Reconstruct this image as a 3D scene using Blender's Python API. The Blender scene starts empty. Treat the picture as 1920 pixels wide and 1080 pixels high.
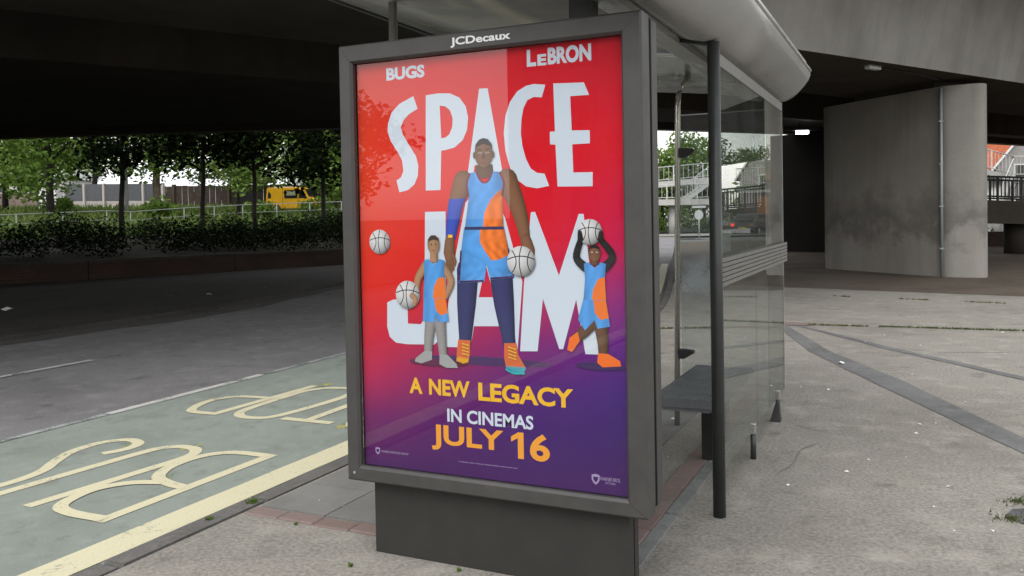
import bpy, bmesh, math, random
from mathutils import Vector, Matrix, noise
R = math.radians
random.seed(7)
SC = bpy.context.scene
COL = SC.collection

# ------------------------------------------------------------------ camera
cd = bpy.data.cameras.new('camera'); cam = bpy.data.objects.new('camera', cd); COL.objects.link(cam)
cd.sensor_width = 36.0; cd.lens = 30.12; cd.shift_y = -0.0512; cd.clip_start = 0.05; cd.clip_end = 2000
yaw, pitch, roll = R(25.18), R(-1.29), R(-1.06)
fwd = Vector((-math.sin(yaw)*math.cos(pitch), math.cos(yaw)*math.cos(pitch), math.sin(pitch)))
rt = fwd.cross(Vector((0, 0, 1))).normalized(); up = rt.cross(fwd)
r2 = rt*math.cos(roll) + up*math.sin(roll); u2 = -rt*math.sin(roll) + up*math.cos(roll)
cam.matrix_world = Matrix(((r2.x, u2.x, -fwd.x, 2.197), (r2.y, u2.y, -fwd.y, -3.114), (r2.z, u2.z, -fwd.z, 1.471), (0, 0, 0, 1)))
SC.camera = cam

# ------------------------------------------------------------------ sky, sun, exposure
world = bpy.data.worlds.new('World'); SC.world = world; world.use_nodes = True
wn = world.node_tree; wn.nodes.clear()
sky = wn.nodes.new('ShaderNodeTexSky'); sky.sky_type = 'NISHITA'; sky.sun_disc = False
SUN_EL, SUN_AZ = R(54), R(188)          # azimuth clockwise from +Y: the sun stands behind the camera
sky.sun_elevation = SUN_EL; sky.sun_rotation = SUN_AZ
sky.dust_density = 1.0; sky.air_density = 2.0; sky.ozone_density = 1.0
hs = wn.nodes.new('ShaderNodeHueSaturation'); hs.inputs['Saturation'].default_value = 0.12
bg = wn.nodes.new('ShaderNodeBackground'); bg.inputs['Strength'].default_value = 0.15
wo = wn.nodes.new('ShaderNodeOutputWorld')
wn.links.new(sky.outputs[0], hs.inputs['Color']); wn.links.new(hs.outputs[0], bg.inputs['Color']); wn.links.new(bg.outputs[0], wo.inputs[0])
sl = bpy.data.lights.new('sun', 'SUN'); sl.energy = 0.75; sl.angle = R(38); sl.color = (1.0, 0.96, 0.9)
sun = bpy.data.objects.new('sun', sl); COL.objects.link(sun)
sd = Vector((math.sin(SUN_AZ)*math.cos(SUN_EL), math.cos(SUN_AZ)*math.cos(SUN_EL), math.sin(SUN_EL)))
sun.rotation_euler = sd.to_track_quat('Z', 'Y').to_euler(); sun.location = (0, 0, 60)
vs = SC.view_settings
SC.display_settings.display_device = 'sRGB'
vs.view_transform = 'Standard'; vs.look = 'None'; vs.gamma = 1.0; vs.use_curve_mapping = False
vs.exposure = 1.02
SC.render.engine = 'CYCLES'
SC.cycles.max_bounces = 10; SC.cycles.diffuse_bounces = 2; SC.cycles.glossy_bounces = 4
SC.cycles.transparent_max_bounces = 24; SC.cycles.caustics_reflective = False; SC.cycles.caustics_refractive = False

# ------------------------------------------------------------------ helpers
def lin(c):
    f = lambda v: (v/255)/12.92 if v/255 <= 0.04045 else ((v/255+0.055)/1.055)**2.4
    return (f(c[0]), f(c[1]), f(c[2]), 1.0)

class MB:
    def __init__(s): s.v = []; s.f = []; s.sm = []; s.c = None
    def add(s, vs_, fs, smooth=False):
        n = len(s.v); s.v += [tuple(p) for p in vs_]
        for f in fs: s.f.append(tuple(i+n for i in f)); s.sm.append(smooth)
        return s
    def box(s, x0, x1, y0, y1, z0, z1):
        return s.add([(x0,y0,z0),(x1,y0,z0),(x1,y1,z0),(x0,y1,z0),(x0,y0,z1),(x1,y0,z1),(x1,y1,z1),(x0,y1,z1)],
                     [(0,3,2,1),(4,5,6,7),(0,1,5,4),(1,2,6,5),(2,3,7,6),(3,0,4,7)])
    def obox(s, a, b, w, h0, h1, side=0.0):
        # box along the line a-b (xy), width w, from z+h0 to z+h1 with z of each end
        a, b = Vector(a), Vector(b); d = Vector((b.x-a.x, b.y-a.y, 0)).normalized(); n = Vector((-d.y, d.x, 0))
        p = [a+n*(side-w/2), b+n*(side-w/2), b+n*(side+w/2), a+n*(side+w/2)]
        return s.add([q+Vector((0,0,h0)) for q in p]+[q+Vector((0,0,h1)) for q in p],
                     [(0,3,2,1),(4,5,6,7),(0,1,5,4),(1,2,6,5),(2,3,7,6),(3,0,4,7)])
    def tube(s, pts, rad, n=10, cap=True):
        pts = [Vector(p) for p in pts]; rad = rad if isinstance(rad, (list, tuple)) else [rad]*len(pts)
        rings = []; 
        for i, p in enumerate(pts):
            t = (pts[min(i+1, len(pts)-1)] - pts[max(i-1, 0)]).normalized()
            ref = Vector((0,0,1)) if abs(t.z) < 0.9 else Vector((1,0,0))
            e1 = t.cross(ref).normalized(); e2 = t.cross(e1)
            rings.append([p + (e1*math.cos(2*math.pi*k/n) + e2*math.sin(2*math.pi*k/n))*rad[i] for k in range(n)])
        vs_ = [q for r in rings for q in r]; fs = []
        for i in range(len(pts)-1):
            for k in range(n): fs.append((i*n+k, i*n+(k+1) % n, (i+1)*n+(k+1) % n, (i+1)*n+k))
        s.add(vs_, fs, True)
        if cap:
            m = len(pts)-1
            s.add(rings[0], [tuple(range(n))]); s.add(rings[m], [tuple(range(n-1, -1, -1))])
        return s
    def prism(s, poly, z0, z1, smooth=False):
        n = len(poly)
        s.add([(x,y,z0) for x,y in poly]+[(x,y,z1) for x,y in poly], [(k,(k+1) % n,n+(k+1) % n,n+k) for k in range(n)], smooth)
        s.add([(x,y,z0) for x,y in poly], [tuple(range(n-1,-1,-1))]); s.add([(x,y,z1) for x,y in poly], [tuple(range(n))])
        return s
    def extr_y(s, prof, y0, y1, smooth=False, caps=True):
        n = len(prof)
        s.add([(x,y0,z) for x,z in prof]+[(x,y1,z) for x,z in prof], [(k,(k+1) % n,n+(k+1) % n,n+k) for k in range(n)], smooth)
        if caps:
            s.add([(x,y0,z) for x,z in prof], [tuple(range(n))]); s.add([(x,y1,z) for x,z in prof], [tuple(range(n-1,-1,-1))])
        return s
    def mesh(s, name):
        m = bpy.data.meshes.new(name); m.from_pydata(s.v, [], s.f)
        m.polygons.foreach_set('use_smooth', s.sm); m.update(); return m
    def build(s, name, mat, parent=None, bevel=0, recalc=True):
        m = s.mesh(name)
        if recalc or bevel:
            b = bmesh.new(); b.from_mesh(m)
            bmesh.ops.remove_doubles(b, verts=b.verts, dist=1e-5)
            if recalc: bmesh.ops.recalc_face_normals(b, faces=b.faces)
            if bevel:
                es = [e for e in b.edges if len(e.link_faces) == 2 and e.calc_face_angle(0) > 0.6]
                bmesh.ops.bevel(b, geom=es, offset=bevel, segments=2, affect='EDGES', profile=0.5)
            b.to_mesh(m); b.free()
        return link(name, m, mat, parent)

def link(name, m, mat, parent=None):
    o = bpy.data.objects.new(name, m); COL.objects.link(o)
    if mat and not m.materials: m.materials.append(mat)
    if parent: o.parent = parent
    return o
def tag(o, label=None, cat=None, group=None, kind=None):
    if label: o['label'] = label
    if cat: o['category'] = cat
    if group: o['group'] = group
    if kind: o['kind'] = kind
    return o
def thing(name, label, cat, loc=(0,0,0), group=None):
    o = bpy.data.objects.new(name, None); COL.objects.link(o); o.location = loc; o.empty_display_size = 0.2
    return tag(o, label, cat, group)
def struct(name, mb, mat, label=None, recalc=True):
    o = mb.build(name, mat, recalc=recalc); return tag(o, label, None, None, 'structure')
def inst(name, m, parent, loc, rz=0.0, sc=None):
    o = bpy.data.objects.new(name, m); COL.objects.link(o); o.parent = parent; o.location = loc; o.rotation_euler = (0,0,rz)
    if sc: o.scale = sc
    return o

# ------------------------------------------------------------------ materials
def mat(name):
    m = bpy.data.materials.new(name); m.use_nodes = True; nt = m.node_tree
    return m, nt, nt.nodes['Principled BSDF']
def nd(nt, t, **kw):
    n = nt.nodes.new(t)
    for k, v in kw.items():
        if k in n.inputs: n.inputs[k].default_value = v
        else: setattr(n, k, v)
    return n
def rgb(c): return (c[0], c[1], c[2], 1.0)
def mixc(nt, fac, a, b):
    m = nt.nodes.new('ShaderNodeMix'); m.data_type = 'RGBA'
    for idx, v in ((0, fac), (6, a), (7, b)):
        if isinstance(v, (int, float)): m.inputs[idx].default_value = v
        elif isinstance(v, tuple): m.inputs[idx].default_value = rgb(v)
        else: nt.links.new(v, m.inputs[idx])
    return m.outputs[2]
def ramp(nt, src, stops):
    r = nt.nodes.new('ShaderNodeValToRGB'); el = r.color_ramp.elements
    while len(el) < len(stops): el.new(0.5)
    for e, (p, c) in zip(el, stops):
        e.position = p; e.color = (c, c, c, 1) if isinstance(c, (int, float)) else rgb(c)
    nt.links.new(src, r.inputs[0]); return r.outputs[0]
def nz(nt, co, scale, detail=4, rough=0.55, sc3=None):
    if sc3:
        mp = nt.nodes.new('ShaderNodeMapping'); mp.inputs['Scale'].default_value = sc3; nt.links.new(co, mp.inputs[0]); co = mp.outputs[0]
    n = nt.nodes.new('ShaderNodeTexNoise'); n.inputs['Scale'].default_value = scale; n.inputs['Detail'].default_value = detail; n.inputs['Roughness'].default_value = rough
    nt.links.new(co, n.inputs['Vector']); return n.outputs['Fac']
def geo(nt): return nt.nodes.new('ShaderNodeNewGeometry').outputs['Position']
def bump(nt, bs, h, strength, dist=0.01):
    b = nt.nodes.new('ShaderNodeBump'); b.inputs['Strength'].default_value = strength; b.inputs['Distance'].default_value = dist
    nt.links.new(h, b.inputs['Height']); nt.links.new(b.outputs[0], bs.inputs['Normal'])

def ground_mat(name, dark, mid, light, fine=90, patch=1.2, stain=None, bumpd=0.006, rough=0.9, speck=None, patch_amt=0.5):
    m, nt, bs = mat(name); p = geo(nt)
    n1 = nz(nt, p, fine, 3, 0.7); n2 = nz(nt, p, patch, 6, 0.62); n3 = nz(nt, p, patch*9, 4, 0.6)
    c = mixc(nt, ramp(nt, n1, [(0.3, 0.0), (0.72, 1.0)]), dark, light)
    c = mixc(nt, 0.42, c, mid)
    c = mixc(nt, ramp(nt, n2, [(0.32, patch_amt), (0.55, 0.0)]), c, tuple(v*0.62 for v in dark))
    c = mixc(nt, ramp(nt, n3, [(0.52, 0.0), (0.75, 0.45)]), c, light)
    c = mixc(nt, ramp(nt, nz(nt, p, patch*5.3+0.7, 7, 0.7), [(0.30, 0.55), (0.44, 0.0)]), c, tuple(v*0.7 for v in dark))
    if stain: 
        n4 = nz(nt, p, 2.6, 5, 0.7); c = mixc(nt, ramp(nt, n4, [(0.56, 0.0), (0.72, 0.6)]), c, stain)
    if speck:
        v = nt.nodes.new('ShaderNodeTexVoronoi'); v.inputs['Scale'].default_value = 95; nt.links.new(p, v.inputs['Vector'])
        c = mixc(nt, ramp(nt, v.outputs['Distance'], [(0.1, 0.55), (0.22, 0.0)]), c, speck)
    nt.links.new(c, bs.inputs['Base Color']); bs.inputs['Roughness'].default_value = rough; bs.inputs['Specular IOR Level'].default_value = 0.22
    bump(nt, bs, n1, 0.6, bumpd); return m

M = {}
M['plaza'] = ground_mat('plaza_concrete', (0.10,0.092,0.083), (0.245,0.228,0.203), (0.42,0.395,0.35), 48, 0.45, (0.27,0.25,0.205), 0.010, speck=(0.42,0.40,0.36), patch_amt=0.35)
M['asphalt'] = ground_mat('road_asphalt', (0.09,0.087,0.089), (0.19,0.183,0.188), (0.315,0.305,0.312), 110, 0.5, None, 0.006, speck=(0.2,0.2,0.2), patch_amt=0.35)
M['buslane'] = ground_mat('green_bus_lane', (0.178,0.204,0.180), (0.245,0.278,0.248), (0.315,0.347,0.315), 110, 0.9, (0.17,0.165,0.14), 0.005, speck=(0.22,0.24,0.21), patch_amt=0.3)
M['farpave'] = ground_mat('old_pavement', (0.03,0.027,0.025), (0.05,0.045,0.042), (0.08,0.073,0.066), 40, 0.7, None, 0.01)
M['dirtpave'] = ground_mat('dusty_pavement', (0.07,0.055,0.042), (0.105,0.085,0.066), (0.15,0.12,0.095), 50, 0.9, None, 0.01)
M['dust'] = ground_mat('dusty_gutter', (0.07,0.066,0.062), (0.10,0.096,0.09), (0.14,0.13,0.12), 70, 1.6, None, 0.008)
M['trench'] = ground_mat('trench_asphalt', (0.10,0.098,0.098), (0.16,0.157,0.158), (0.225,0.22,0.22), 120, 1.0, None, 0.004)
M['darkpatch'] = ground_mat('dark_patch', (0.06,0.06,0.06), (0.10,0.095,0.1), (0.17,0.16,0.17), 60, 2.0, None, 0.01)
M['kerb'] = ground_mat('kerb_concrete', (0.09,0.085,0.08), (0.135,0.128,0.122), (0.2,0.19,0.18), 80, 2.0, None, 0.004)
M['edging'] = ground_mat('edging_stone', (0.14,0.144,0.142), (0.205,0.21,0.207), (0.28,0.28,0.27), 80, 2.0, None, 0.004)
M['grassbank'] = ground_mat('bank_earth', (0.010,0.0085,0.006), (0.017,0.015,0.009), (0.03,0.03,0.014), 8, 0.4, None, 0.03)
M['farground'] = ground_mat('far_ground', (0.10,0.10,0.095), (0.15,0.145,0.14), (0.2,0.2,0.19), 20, 0.08, None, 0.01)

def brickpave():
    m, nt, bs = mat('red_paving_brick'); p = geo(nt)
    oi = nt.nodes.new('ShaderNodeObjectInfo')
    n = nz(nt, p, 60, 4); c = mixc(nt, n, (0.13,0.085,0.075), (0.22,0.155,0.135))
    c = mixc(nt, oi.outputs['Random'], c, mixc(nt, n, (0.15,0.10,0.092), (0.25,0.19,0.172)))
    c = mixc(nt, ramp(nt, nz(nt, p, 5, 5), [(0.45, 0.0), (0.7, 0.6)]), c, (0.17,0.15,0.135))
    nt.links.new(c, bs.inputs['Base Color']); bs.inputs['Roughness'].default_value = 0.9; bump(nt, bs, n, 0.5, 0.004); return m
M['brickpave'] = brickpave()

def slabmat():
    m, nt, bs = mat('ribbed_slab'); p = geo(nt)
    oi = nt.nodes.new('ShaderNodeObjectInfo')
    n = nz(nt, p, 50, 4); c = mixc(nt, n, (0.14,0.137,0.13), (0.225,0.22,0.21))
    c = mixc(nt, 0.35, c, mixc(nt, oi.outputs['Random'], (0.14,0.137,0.13), (0.24,0.233,0.22)))
    c = mixc(nt, ramp(nt, nz(nt, p, 3, 5), [(0.4, 0.5), (0.6, 0.0)]), c, (0.13,0.125,0.115))
    w = nt.nodes.new('ShaderNodeTexWave'); w.inputs['Scale'].default_value = 17.0; w.bands_direction = 'Y'; w.inputs['Distortion'].default_value = 0.3
    nt.links.new(p, w.inputs['Vector'])
    nt.links.new(c, bs.inputs['Base Color']); bs.inputs['Roughness'].default_value = 0.9; bump(nt, bs, w.outputs['Fac'], 0.5, 0.004); return m
M['slab'] = slabmat()

def paint(name, col, under, wear=0.5):
    m, nt, bs = mat(name); p = geo(nt)
    n = nz(nt, p, 45, 5, 0.7); n2 = nz(nt, p, 4, 5, 0.65)
    c = mixc(nt, ramp(nt, nz(nt, p, 150, 2), [(0.3, 0.0), (0.7, 1.0)]), tuple(v*0.82 for v in col), col)
    a = nt.nodes.new('ShaderNodeMath'); a.operation = 'MULTIPLY'; nt.links.new(n, a.inputs[0]); nt.links.new(n2, a.inputs[1])
    c = mixc(nt, ramp(nt, a.outputs[0], [(wear*0.36, 1.0), (wear*0.36+0.04, 0.0)]), c, under)
    nt.links.new(c, bs.inputs['Base Color']); bs.inputs['Roughness'].default_value = 0.75; bump(nt, bs, n, 0.3, 0.003); return m
M['yellow'] = paint('cream_yellow_paint', (0.66,0.61,0.42), (0.27,0.28,0.22), 0.42)
M['oldyellow'] = paint('old_yellow_paint', (0.48,0.42,0.12), (0.16,0.20,0.16), 0.75)
M['whiteline'] = paint('white_line_paint', (0.58,0.57,0.55), (0.13,0.13,0.13), 0.5)
M['greyline'] = paint('worn_grey_line', (0.40,0.40,0.40), (0.15,0.17,0.16), 0.62)

def concrete(name, a, b, streak=0.5, boards=True):
    m, nt, bs = mat(name); p = geo(nt)
    n1 = nz(nt, p, 22, 5, 0.65); n2 = nz(nt, p, 0.7, 6, 0.6); n3 = nz(nt, p, 1.0, 5, 0.6, (1.6,1.6,0.16))
    c = mixc(nt, ramp(nt, n2, [(0.3, 0.0), (0.7, 1.0)]), a, b)
    c = mixc(nt, ramp(nt, n3, [(0.45, 0.0), (0.7, streak)]), c, tuple(v*0.55 for v in a))
    c = mixc(nt, ramp(nt, n1, [(0.5, 0.0), (0.8, 0.35)]), c, tuple(v*0.7 for v in a))
    nt.links.new(c, bs.inputs['Base Color']); bs.inputs['Roughness'].default_value = 0.92; bs.inputs['Specular IOR Level'].default_value = 0.12; bump(nt, bs, n1, 0.35, 0.01); return m
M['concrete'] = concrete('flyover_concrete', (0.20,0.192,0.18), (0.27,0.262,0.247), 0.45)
def tide(m, z0, z1):
    nt = m.node_tree; bs = nt.nodes['Principled BSDF']; src = bs.inputs['Base Color'].links[0].from_socket; p = geo(nt)
    sp = nt.nodes.new('ShaderNodeSeparateXYZ'); nt.links.new(p, sp.inputs[0])
    ad = nt.nodes.new('ShaderNodeMath'); ad.operation = 'MULTIPLY_ADD'; nt.links.new(nz(nt, p, 1.3, 6, 0.7), ad.inputs[0]); ad.inputs[1].default_value = 2.6; nt.links.new(sp.outputs[2], ad.inputs[2])
    f = ramp(nt, ad.outputs[0], [(0.0,0.0),(1.0,0.0)])
    mr = nt.nodes.new('ShaderNodeMapRange'); mr.inputs['From Min'].default_value = z0; mr.inputs['From Max'].default_value = z1; nt.links.new(ad.outputs[0], mr.inputs['Value'])
    f = ramp(nt, mr.outputs[0], [(0.0, 0.0), (0.35, 0.55), (0.6, 0.35), (1.0, 0.0)])
    nt.links.new(mixc(nt, f, src, (0.10,0.092,0.084)), bs.inputs['Base Color'])
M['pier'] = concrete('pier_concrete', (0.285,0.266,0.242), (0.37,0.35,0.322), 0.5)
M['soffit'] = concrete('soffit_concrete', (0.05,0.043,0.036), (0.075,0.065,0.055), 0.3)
M['shadecon'] = concrete('shade_dark_concrete', (0.014,0.013,0.012), (0.022,0.02,0.018), 0.3)  # near-black concrete: deep shade under the flyover is put into the colour
M['palecon'] = concrete('pale_concrete', (0.38,0.37,0.35), (0.48,0.47,0.45), 0.4)

tide(M['pier'], 2.0, 3.3)
def simple(name, col, rough=0.5, metal=0.0, var=0.12, scale=14.0, bmp=0.0, spec=None):
    m, nt, bs = mat(name); p = geo(nt)
    n = nz(nt, p, scale, 5, 0.65)
    c = mixc(nt, ramp(nt, n, [(0.3, 0.0), (0.7, 1.0)]), tuple(v*(1-var) for v in col), tuple(min(1, v*(1+var)) for v in col))
    nt.links.new(c, bs.inputs['Base Color']); bs.inputs['Metallic'].default_value = metal
    nt.links.new(ramp(nt, nz(nt, p, scale*0.6, 4), [(0.3, max(0.02, rough-0.08)), (0.7, min(1, rough+0.1))]), bs.inputs['Roughness'])
    if spec is not None: bs.inputs['Specular IOR Level'].default_value = spec
    if bmp: bump(nt, bs, n, bmp, 0.003)
    return m
M['frame'] = simple('grey_frame_paint', (0.046,0.0435,0.042), 0.5, 0.0, 0.16, 9)
M['plinth'] = simple('dark_grey_plinth', (0.021,0.0195,0.0175), 0.75, 0.0, 0.15, 8)
M['gasket'] = simple('black_gasket', (0.005,0.005,0.005), 0.8, spec=0.1)
M['post'] = simple('dark_green_grey_post', (0.032,0.036,0.034), 0.42, 0.0, 0.15, 12)
M['black'] = simple('black_metal', (0.012,0.012,0.013), 0.45)
M['chrome'] = simple('brushed_steel', (0.55,0.53,0.49), 0.22, 0.75, 0.03, 6)
M['alu'] = simple('aluminium_trim', (0.62,0.63,0.63), 0.35, 0.9, 0.06, 20)
M['rail'] = simple('grey_rail_metal', (0.17,0.165,0.155), 0.42, 0.2, 0.15, 25)
M['seat'] = simple('grey_bench_metal', (0.16,0.163,0.175), 0.42, 0.2, 0.12, 20)
M['wing'] = simple('grey_canopy_skin', (0.33,0.325,0.315), 0.30, 0.0, 0.05, 3)
M['ceiling'] = simple('glossy_canopy_lining', (0.30,0.295,0.28), 0.10, 0.0, 0.14, 3, spec=0.9)
M['galv'] = simple('galvanised_conduit', (0.36,0.40,0.39), 0.5, 0.4, 0.2, 30)
M['whiterail'] = simple('white_railing_paint', (0.50,0.50,0.49), 0.5, 0, 0.06)
M['greyrail'] = simple('grey_railing_paint', (0.42,0.43,0.42), 0.5, 0, 0.1)
M['dullrail'] = simple('dull_galvanised_rail', (0.24,0.25,0.24), 0.5, 0.2, 0.1)
M['lampbody'] = simple('lamp_housing', (0.45,0.47,0.46), 0.4)
M['vanyellow'] = simple('yellow_van_paint', (0.78,0.42,0.015), 0.35, 0, 0.06, 2)
M['tyre'] = simple('tyre_rubber', (0.02,0.02,0.02), 0.85)
M['carpaint'] = simple('dark_car_paint', (0.035,0.04,0.045), 0.3)
M['darkglass'] = simple('dark_vehicle_glass', (0.012,0.014,0.015), 0.12)
M['roofwhite'] = simple('white_sheet_roof', (0.72,0.73,0.74), 0.5, 0, 0.05)
M['wallwhite'] = simple('white_render_wall', (0.66,0.65,0.63), 0.8, 0, 0.06)
M['slategrey'] = simple('slate_fence_panel', (0.085,0.09,0.10), 0.7, 0, 0.15, 5)
M['postcon'] = simple('concrete_fence_post', (0.42,0.38,0.35), 0.85, 0, 0.12)
M['brownfence'] = simple('brown_boarding', (0.055,0.038,0.028), 0.85, 0, 0.3, 3)
M['whitepaper'] = simple('white_litter', (0.75,0.75,0.74), 0.8)
M['tyellow'] = simple('sign_plate', (0.5,0.5,0.5), 0.5)
M['barge'] = simple('white_bargeboard', (0.7,0.7,0.68), 0.6)
M['door'] = simple('orange_door_panel', (0.33,0.12,0.03), 0.6)

def bricks(name, a, b, mort, scale):
    m, nt, bs = mat(name)
    tc = nt.nodes.new('ShaderNodeTexCoord'); p = geo(nt)
    sep = nt.nodes.new('ShaderNodeSeparateXYZ'); nt.links.new(p, sep.inputs[0])
    add = nt.nodes.new('ShaderNodeMath'); add.operation = 'ADD'; nt.links.new(sep.outputs[0], add.inputs[0]); nt.links.new(sep.outputs[1], add.inputs[1])
    cmb = nt.nodes.new('ShaderNodeCombineXYZ'); nt.links.new(add.outputs[0], cmb.inputs[0]); nt.links.new(sep.outputs[2], cmb.inputs[1])
    br = nt.nodes.new('ShaderNodeTexBrick'); br.inputs['Scale'].default_value = scale
    br.inputs['Color1'].default_value = rgb(a); br.inputs['Color2'].default_value = rgb(b); br.inputs['Mortar'].default_value = rgb(mort)
    br.inputs['Mortar Size'].default_value = 0.012; br.inputs['Brick Width'].default_value = 0.45; br.inputs['Row Height'].default_value = 0.15
    nt.links.new(cmb.outputs[0], br.inputs['Vector'])
    c = mixc(nt, ramp(nt, nz(nt, p, 1.2, 5), [(0.35, 0.5), (0.6, 0.0)]), br.outputs['Color'], tuple(v*0.6 for v in a))
    nt.links.new(c, bs.inputs['Base Color']); bs.inputs['Roughness'].default_value = 0.9; return m
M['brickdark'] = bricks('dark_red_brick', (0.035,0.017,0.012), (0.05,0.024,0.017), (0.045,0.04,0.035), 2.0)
M['brickwall'] = bricks('brown_brick', (0.17,0.12,0.10), (0.22,0.16,0.13), (0.25,0.23,0.2), 2.0)
M['brickred'] = bricks('red_brick', (0.30,0.10,0.06), (0.36,0.13,0.08), (0.3,0.25,0.2), 2.0)
M['brickgrey'] = bricks('pale_grey_brick', (0.25,0.235,0.225), (0.30,0.28,0.265), (0.29,0.28,0.26), 2.0)
M['tile'] = bricks('orange_roof_tile', (0.36,0.085,0.03), (0.42,0.11,0.04), (0.2,0.05,0.02), 2.0)
M['officebrick'] = bricks('office_brick', (0.22,0.16,0.13), (0.27,0.2,0.16), (0.25,0.22,0.2), 2.0)

def leafmat(name, a, b, trans=0.35):
    m, nt, bs = mat(name); p = geo(nt)
    oi = nt.nodes.new('ShaderNodeNewGeometry')
    c = mixc(nt, oi.outputs['Random Per Island'], a, b)
    nt.links.new(c, bs.inputs['Base Color']); bs.inputs['Roughness'].default_value = 0.7; bs.inputs['Specular IOR Level'].default_value = 0.2
    tr = nt.nodes.new('ShaderNodeBsdfTranslucent'); nt.links.new(c, tr.inputs['Color'])
    mx = nt.nodes.new('ShaderNodeMixShader'); mx.inputs[0].default_value = trans
    nt.links.new(bs.outputs[0], mx.inputs[1]); nt.links.new(tr.outputs[0], mx.inputs[2])
    nt.links.new(mx.outputs[0], nt.nodes['Material Output'].inputs[0]); return m
M['leafshade'] = leafmat('shade_dark_leaves', (0.005,0.009,0.003), (0.012,0.021,0.006), 0.04)  # flyover shade on near trees and front shrubs, put into the leaf colour
M['leafshade'].node_tree.nodes['Principled BSDF'].inputs['Specular IOR Level'].default_value = 0.03
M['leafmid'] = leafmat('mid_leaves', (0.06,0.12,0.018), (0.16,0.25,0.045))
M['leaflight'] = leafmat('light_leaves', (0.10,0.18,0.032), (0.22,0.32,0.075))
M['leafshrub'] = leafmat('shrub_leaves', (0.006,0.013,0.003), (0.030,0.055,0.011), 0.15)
M['weed'] = leafmat('weed_leaves', (0.09,0.15,0.03), (0.16,0.22,0.06))
M['moss'] = leafmat('moss', (0.05,0.065,0.02), (0.11,0.13,0.04), 0.1)
M['bark'] = simple('dark_bark', (0.018,0.015,0.012), 0.9, 0, 0.3, 8, 0.5)
M['barkpale'] = simple('pale_bark', (0.17,0.13,0.10), 0.9, 0, 0.3, 4, 0.5)

def glassmat(name, tint, haze=0.05, haze_col=(0.5,0.52,0.52), smear=None, refl=1.0):
    m, nt, bs = mat(name); nt.nodes.remove(bs); p = geo(nt)
    t = nt.nodes.new('ShaderNodeBsdfTransparent'); t.inputs[0].default_value = rgb(tint)
    g = nt.nodes.new('ShaderNodeBsdfGlossy'); g.inputs['Roughness'].default_value = 0.01
    d = nt.nodes.new('ShaderNodeBsdfDiffuse'); d.inputs[0].default_value = rgb(haze_col)
    lw_ = nt.nodes.new('ShaderNodeLayerWeight'); lw_.inputs[0].default_value = 0.5
    pw = nt.nodes.new('ShaderNodeMath'); pw.operation = 'POWER'; pw.inputs[1].default_value = 5.0; nt.links.new(lw_.outputs['Facing'], pw.inputs[0])
    fr = nt.nodes.new('ShaderNodeMath'); fr.operation = 'MULTIPLY_ADD'; fr.inputs[1].default_value = 0.96; fr.inputs[2].default_value = 0.04; nt.links.new(pw.outputs[0], fr.inputs[0])
    n = nz(nt, p, 5, 6, 0.65)
    hz = ramp(nt, n, [(0.3, haze*0.35), (0.75, haze*1.7)])
    if smear:
        (cx, cy, cz), rad, amt, stops = smear
        sub = nt.nodes.new('ShaderNodeVectorMath'); sub.operation = 'DISTANCE'; sub.inputs[1].default_value = (cx, cy, cz); nt.links.new(p, sub.inputs[0])
        nn = nz(nt, p, 9, 6, 0.7)
        ad = nt.nodes.new('ShaderNodeMath'); ad.operation = 'MULTIPLY_ADD'; nt.links.new(nn, ad.inputs[0]); ad.inputs[1].default_value = 0.35; nt.links.new(sub.outputs['Value'], ad.inputs[2])
        s2 = ramp(nt, ad.outputs[0], [(rad*0.7+0.1, amt), (rad+0.2, 0.0)])
        mx = nt.nodes.new('ShaderNodeMath'); mx.operation = 'MAXIMUM'; nt.links.new(hz, mx.inputs[0]); nt.links.new(s2, mx.inputs[1]); hz = mx.outputs[0]
    m1 = nt.nodes.new('ShaderNodeMixShader'); nt.links.new(hz, m1.inputs[0]); nt.links.new(t.outputs[0], m1.inputs[1]); nt.links.new(d.outputs[0], m1.inputs[2])
    m2 = nt.nodes.new('ShaderNodeMixShader'); 
    mul = nt.nodes.new('ShaderNodeMath'); mul.operation = 'MULTIPLY'; mul.inputs[1].default_value = refl; nt.links.new(fr.outputs[0], mul.inputs[0])
    nt.links.new(mul.outputs[0], m2.inputs[0]); nt.links.new(m1.outputs[0], m2.inputs[1]); nt.links.new(g.outputs[0], m2.inputs[2])
    nt.links.new(m2.outputs[0], nt.nodes['Material Output'].inputs[0]); return m
M['posterglass'] = glassmat('poster_cover_glass', (0.99,0.99,0.99), 0.008, refl=1.25)
M['glass'] = glassmat('shelter_glass', (0.90,0.93,0.91), 0.05, (0.42,0.43,0.41))
M['glasstint'] = glassmat('tinted_shelter_glass', (0.74,0.78,0.75), 0.03, (0.36,0.37,0.35))
M['glassend'] = glassmat('dirty_end_glass', (0.90,0.92,0.92), 0.07, (0.5,0.53,0.55), ((0.86,2.7,1.04), 0.17, 0.55, None))

def emit(name, col, st):
    m, nt, bs = mat(name); bs.inputs['Emission Color'].default_value = rgb(col); bs.inputs['Emission Strength'].default_value = st
    bs.inputs['Base Color'].default_value = rgb(col); return m
M['tube'] = emit('lit_fluorescent_tube', (0.9,0.95,1.0), 6.0)
M['taillight'] = emit('lit_tail_light', (1.0,0.05,0.03), 1.0)

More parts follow.
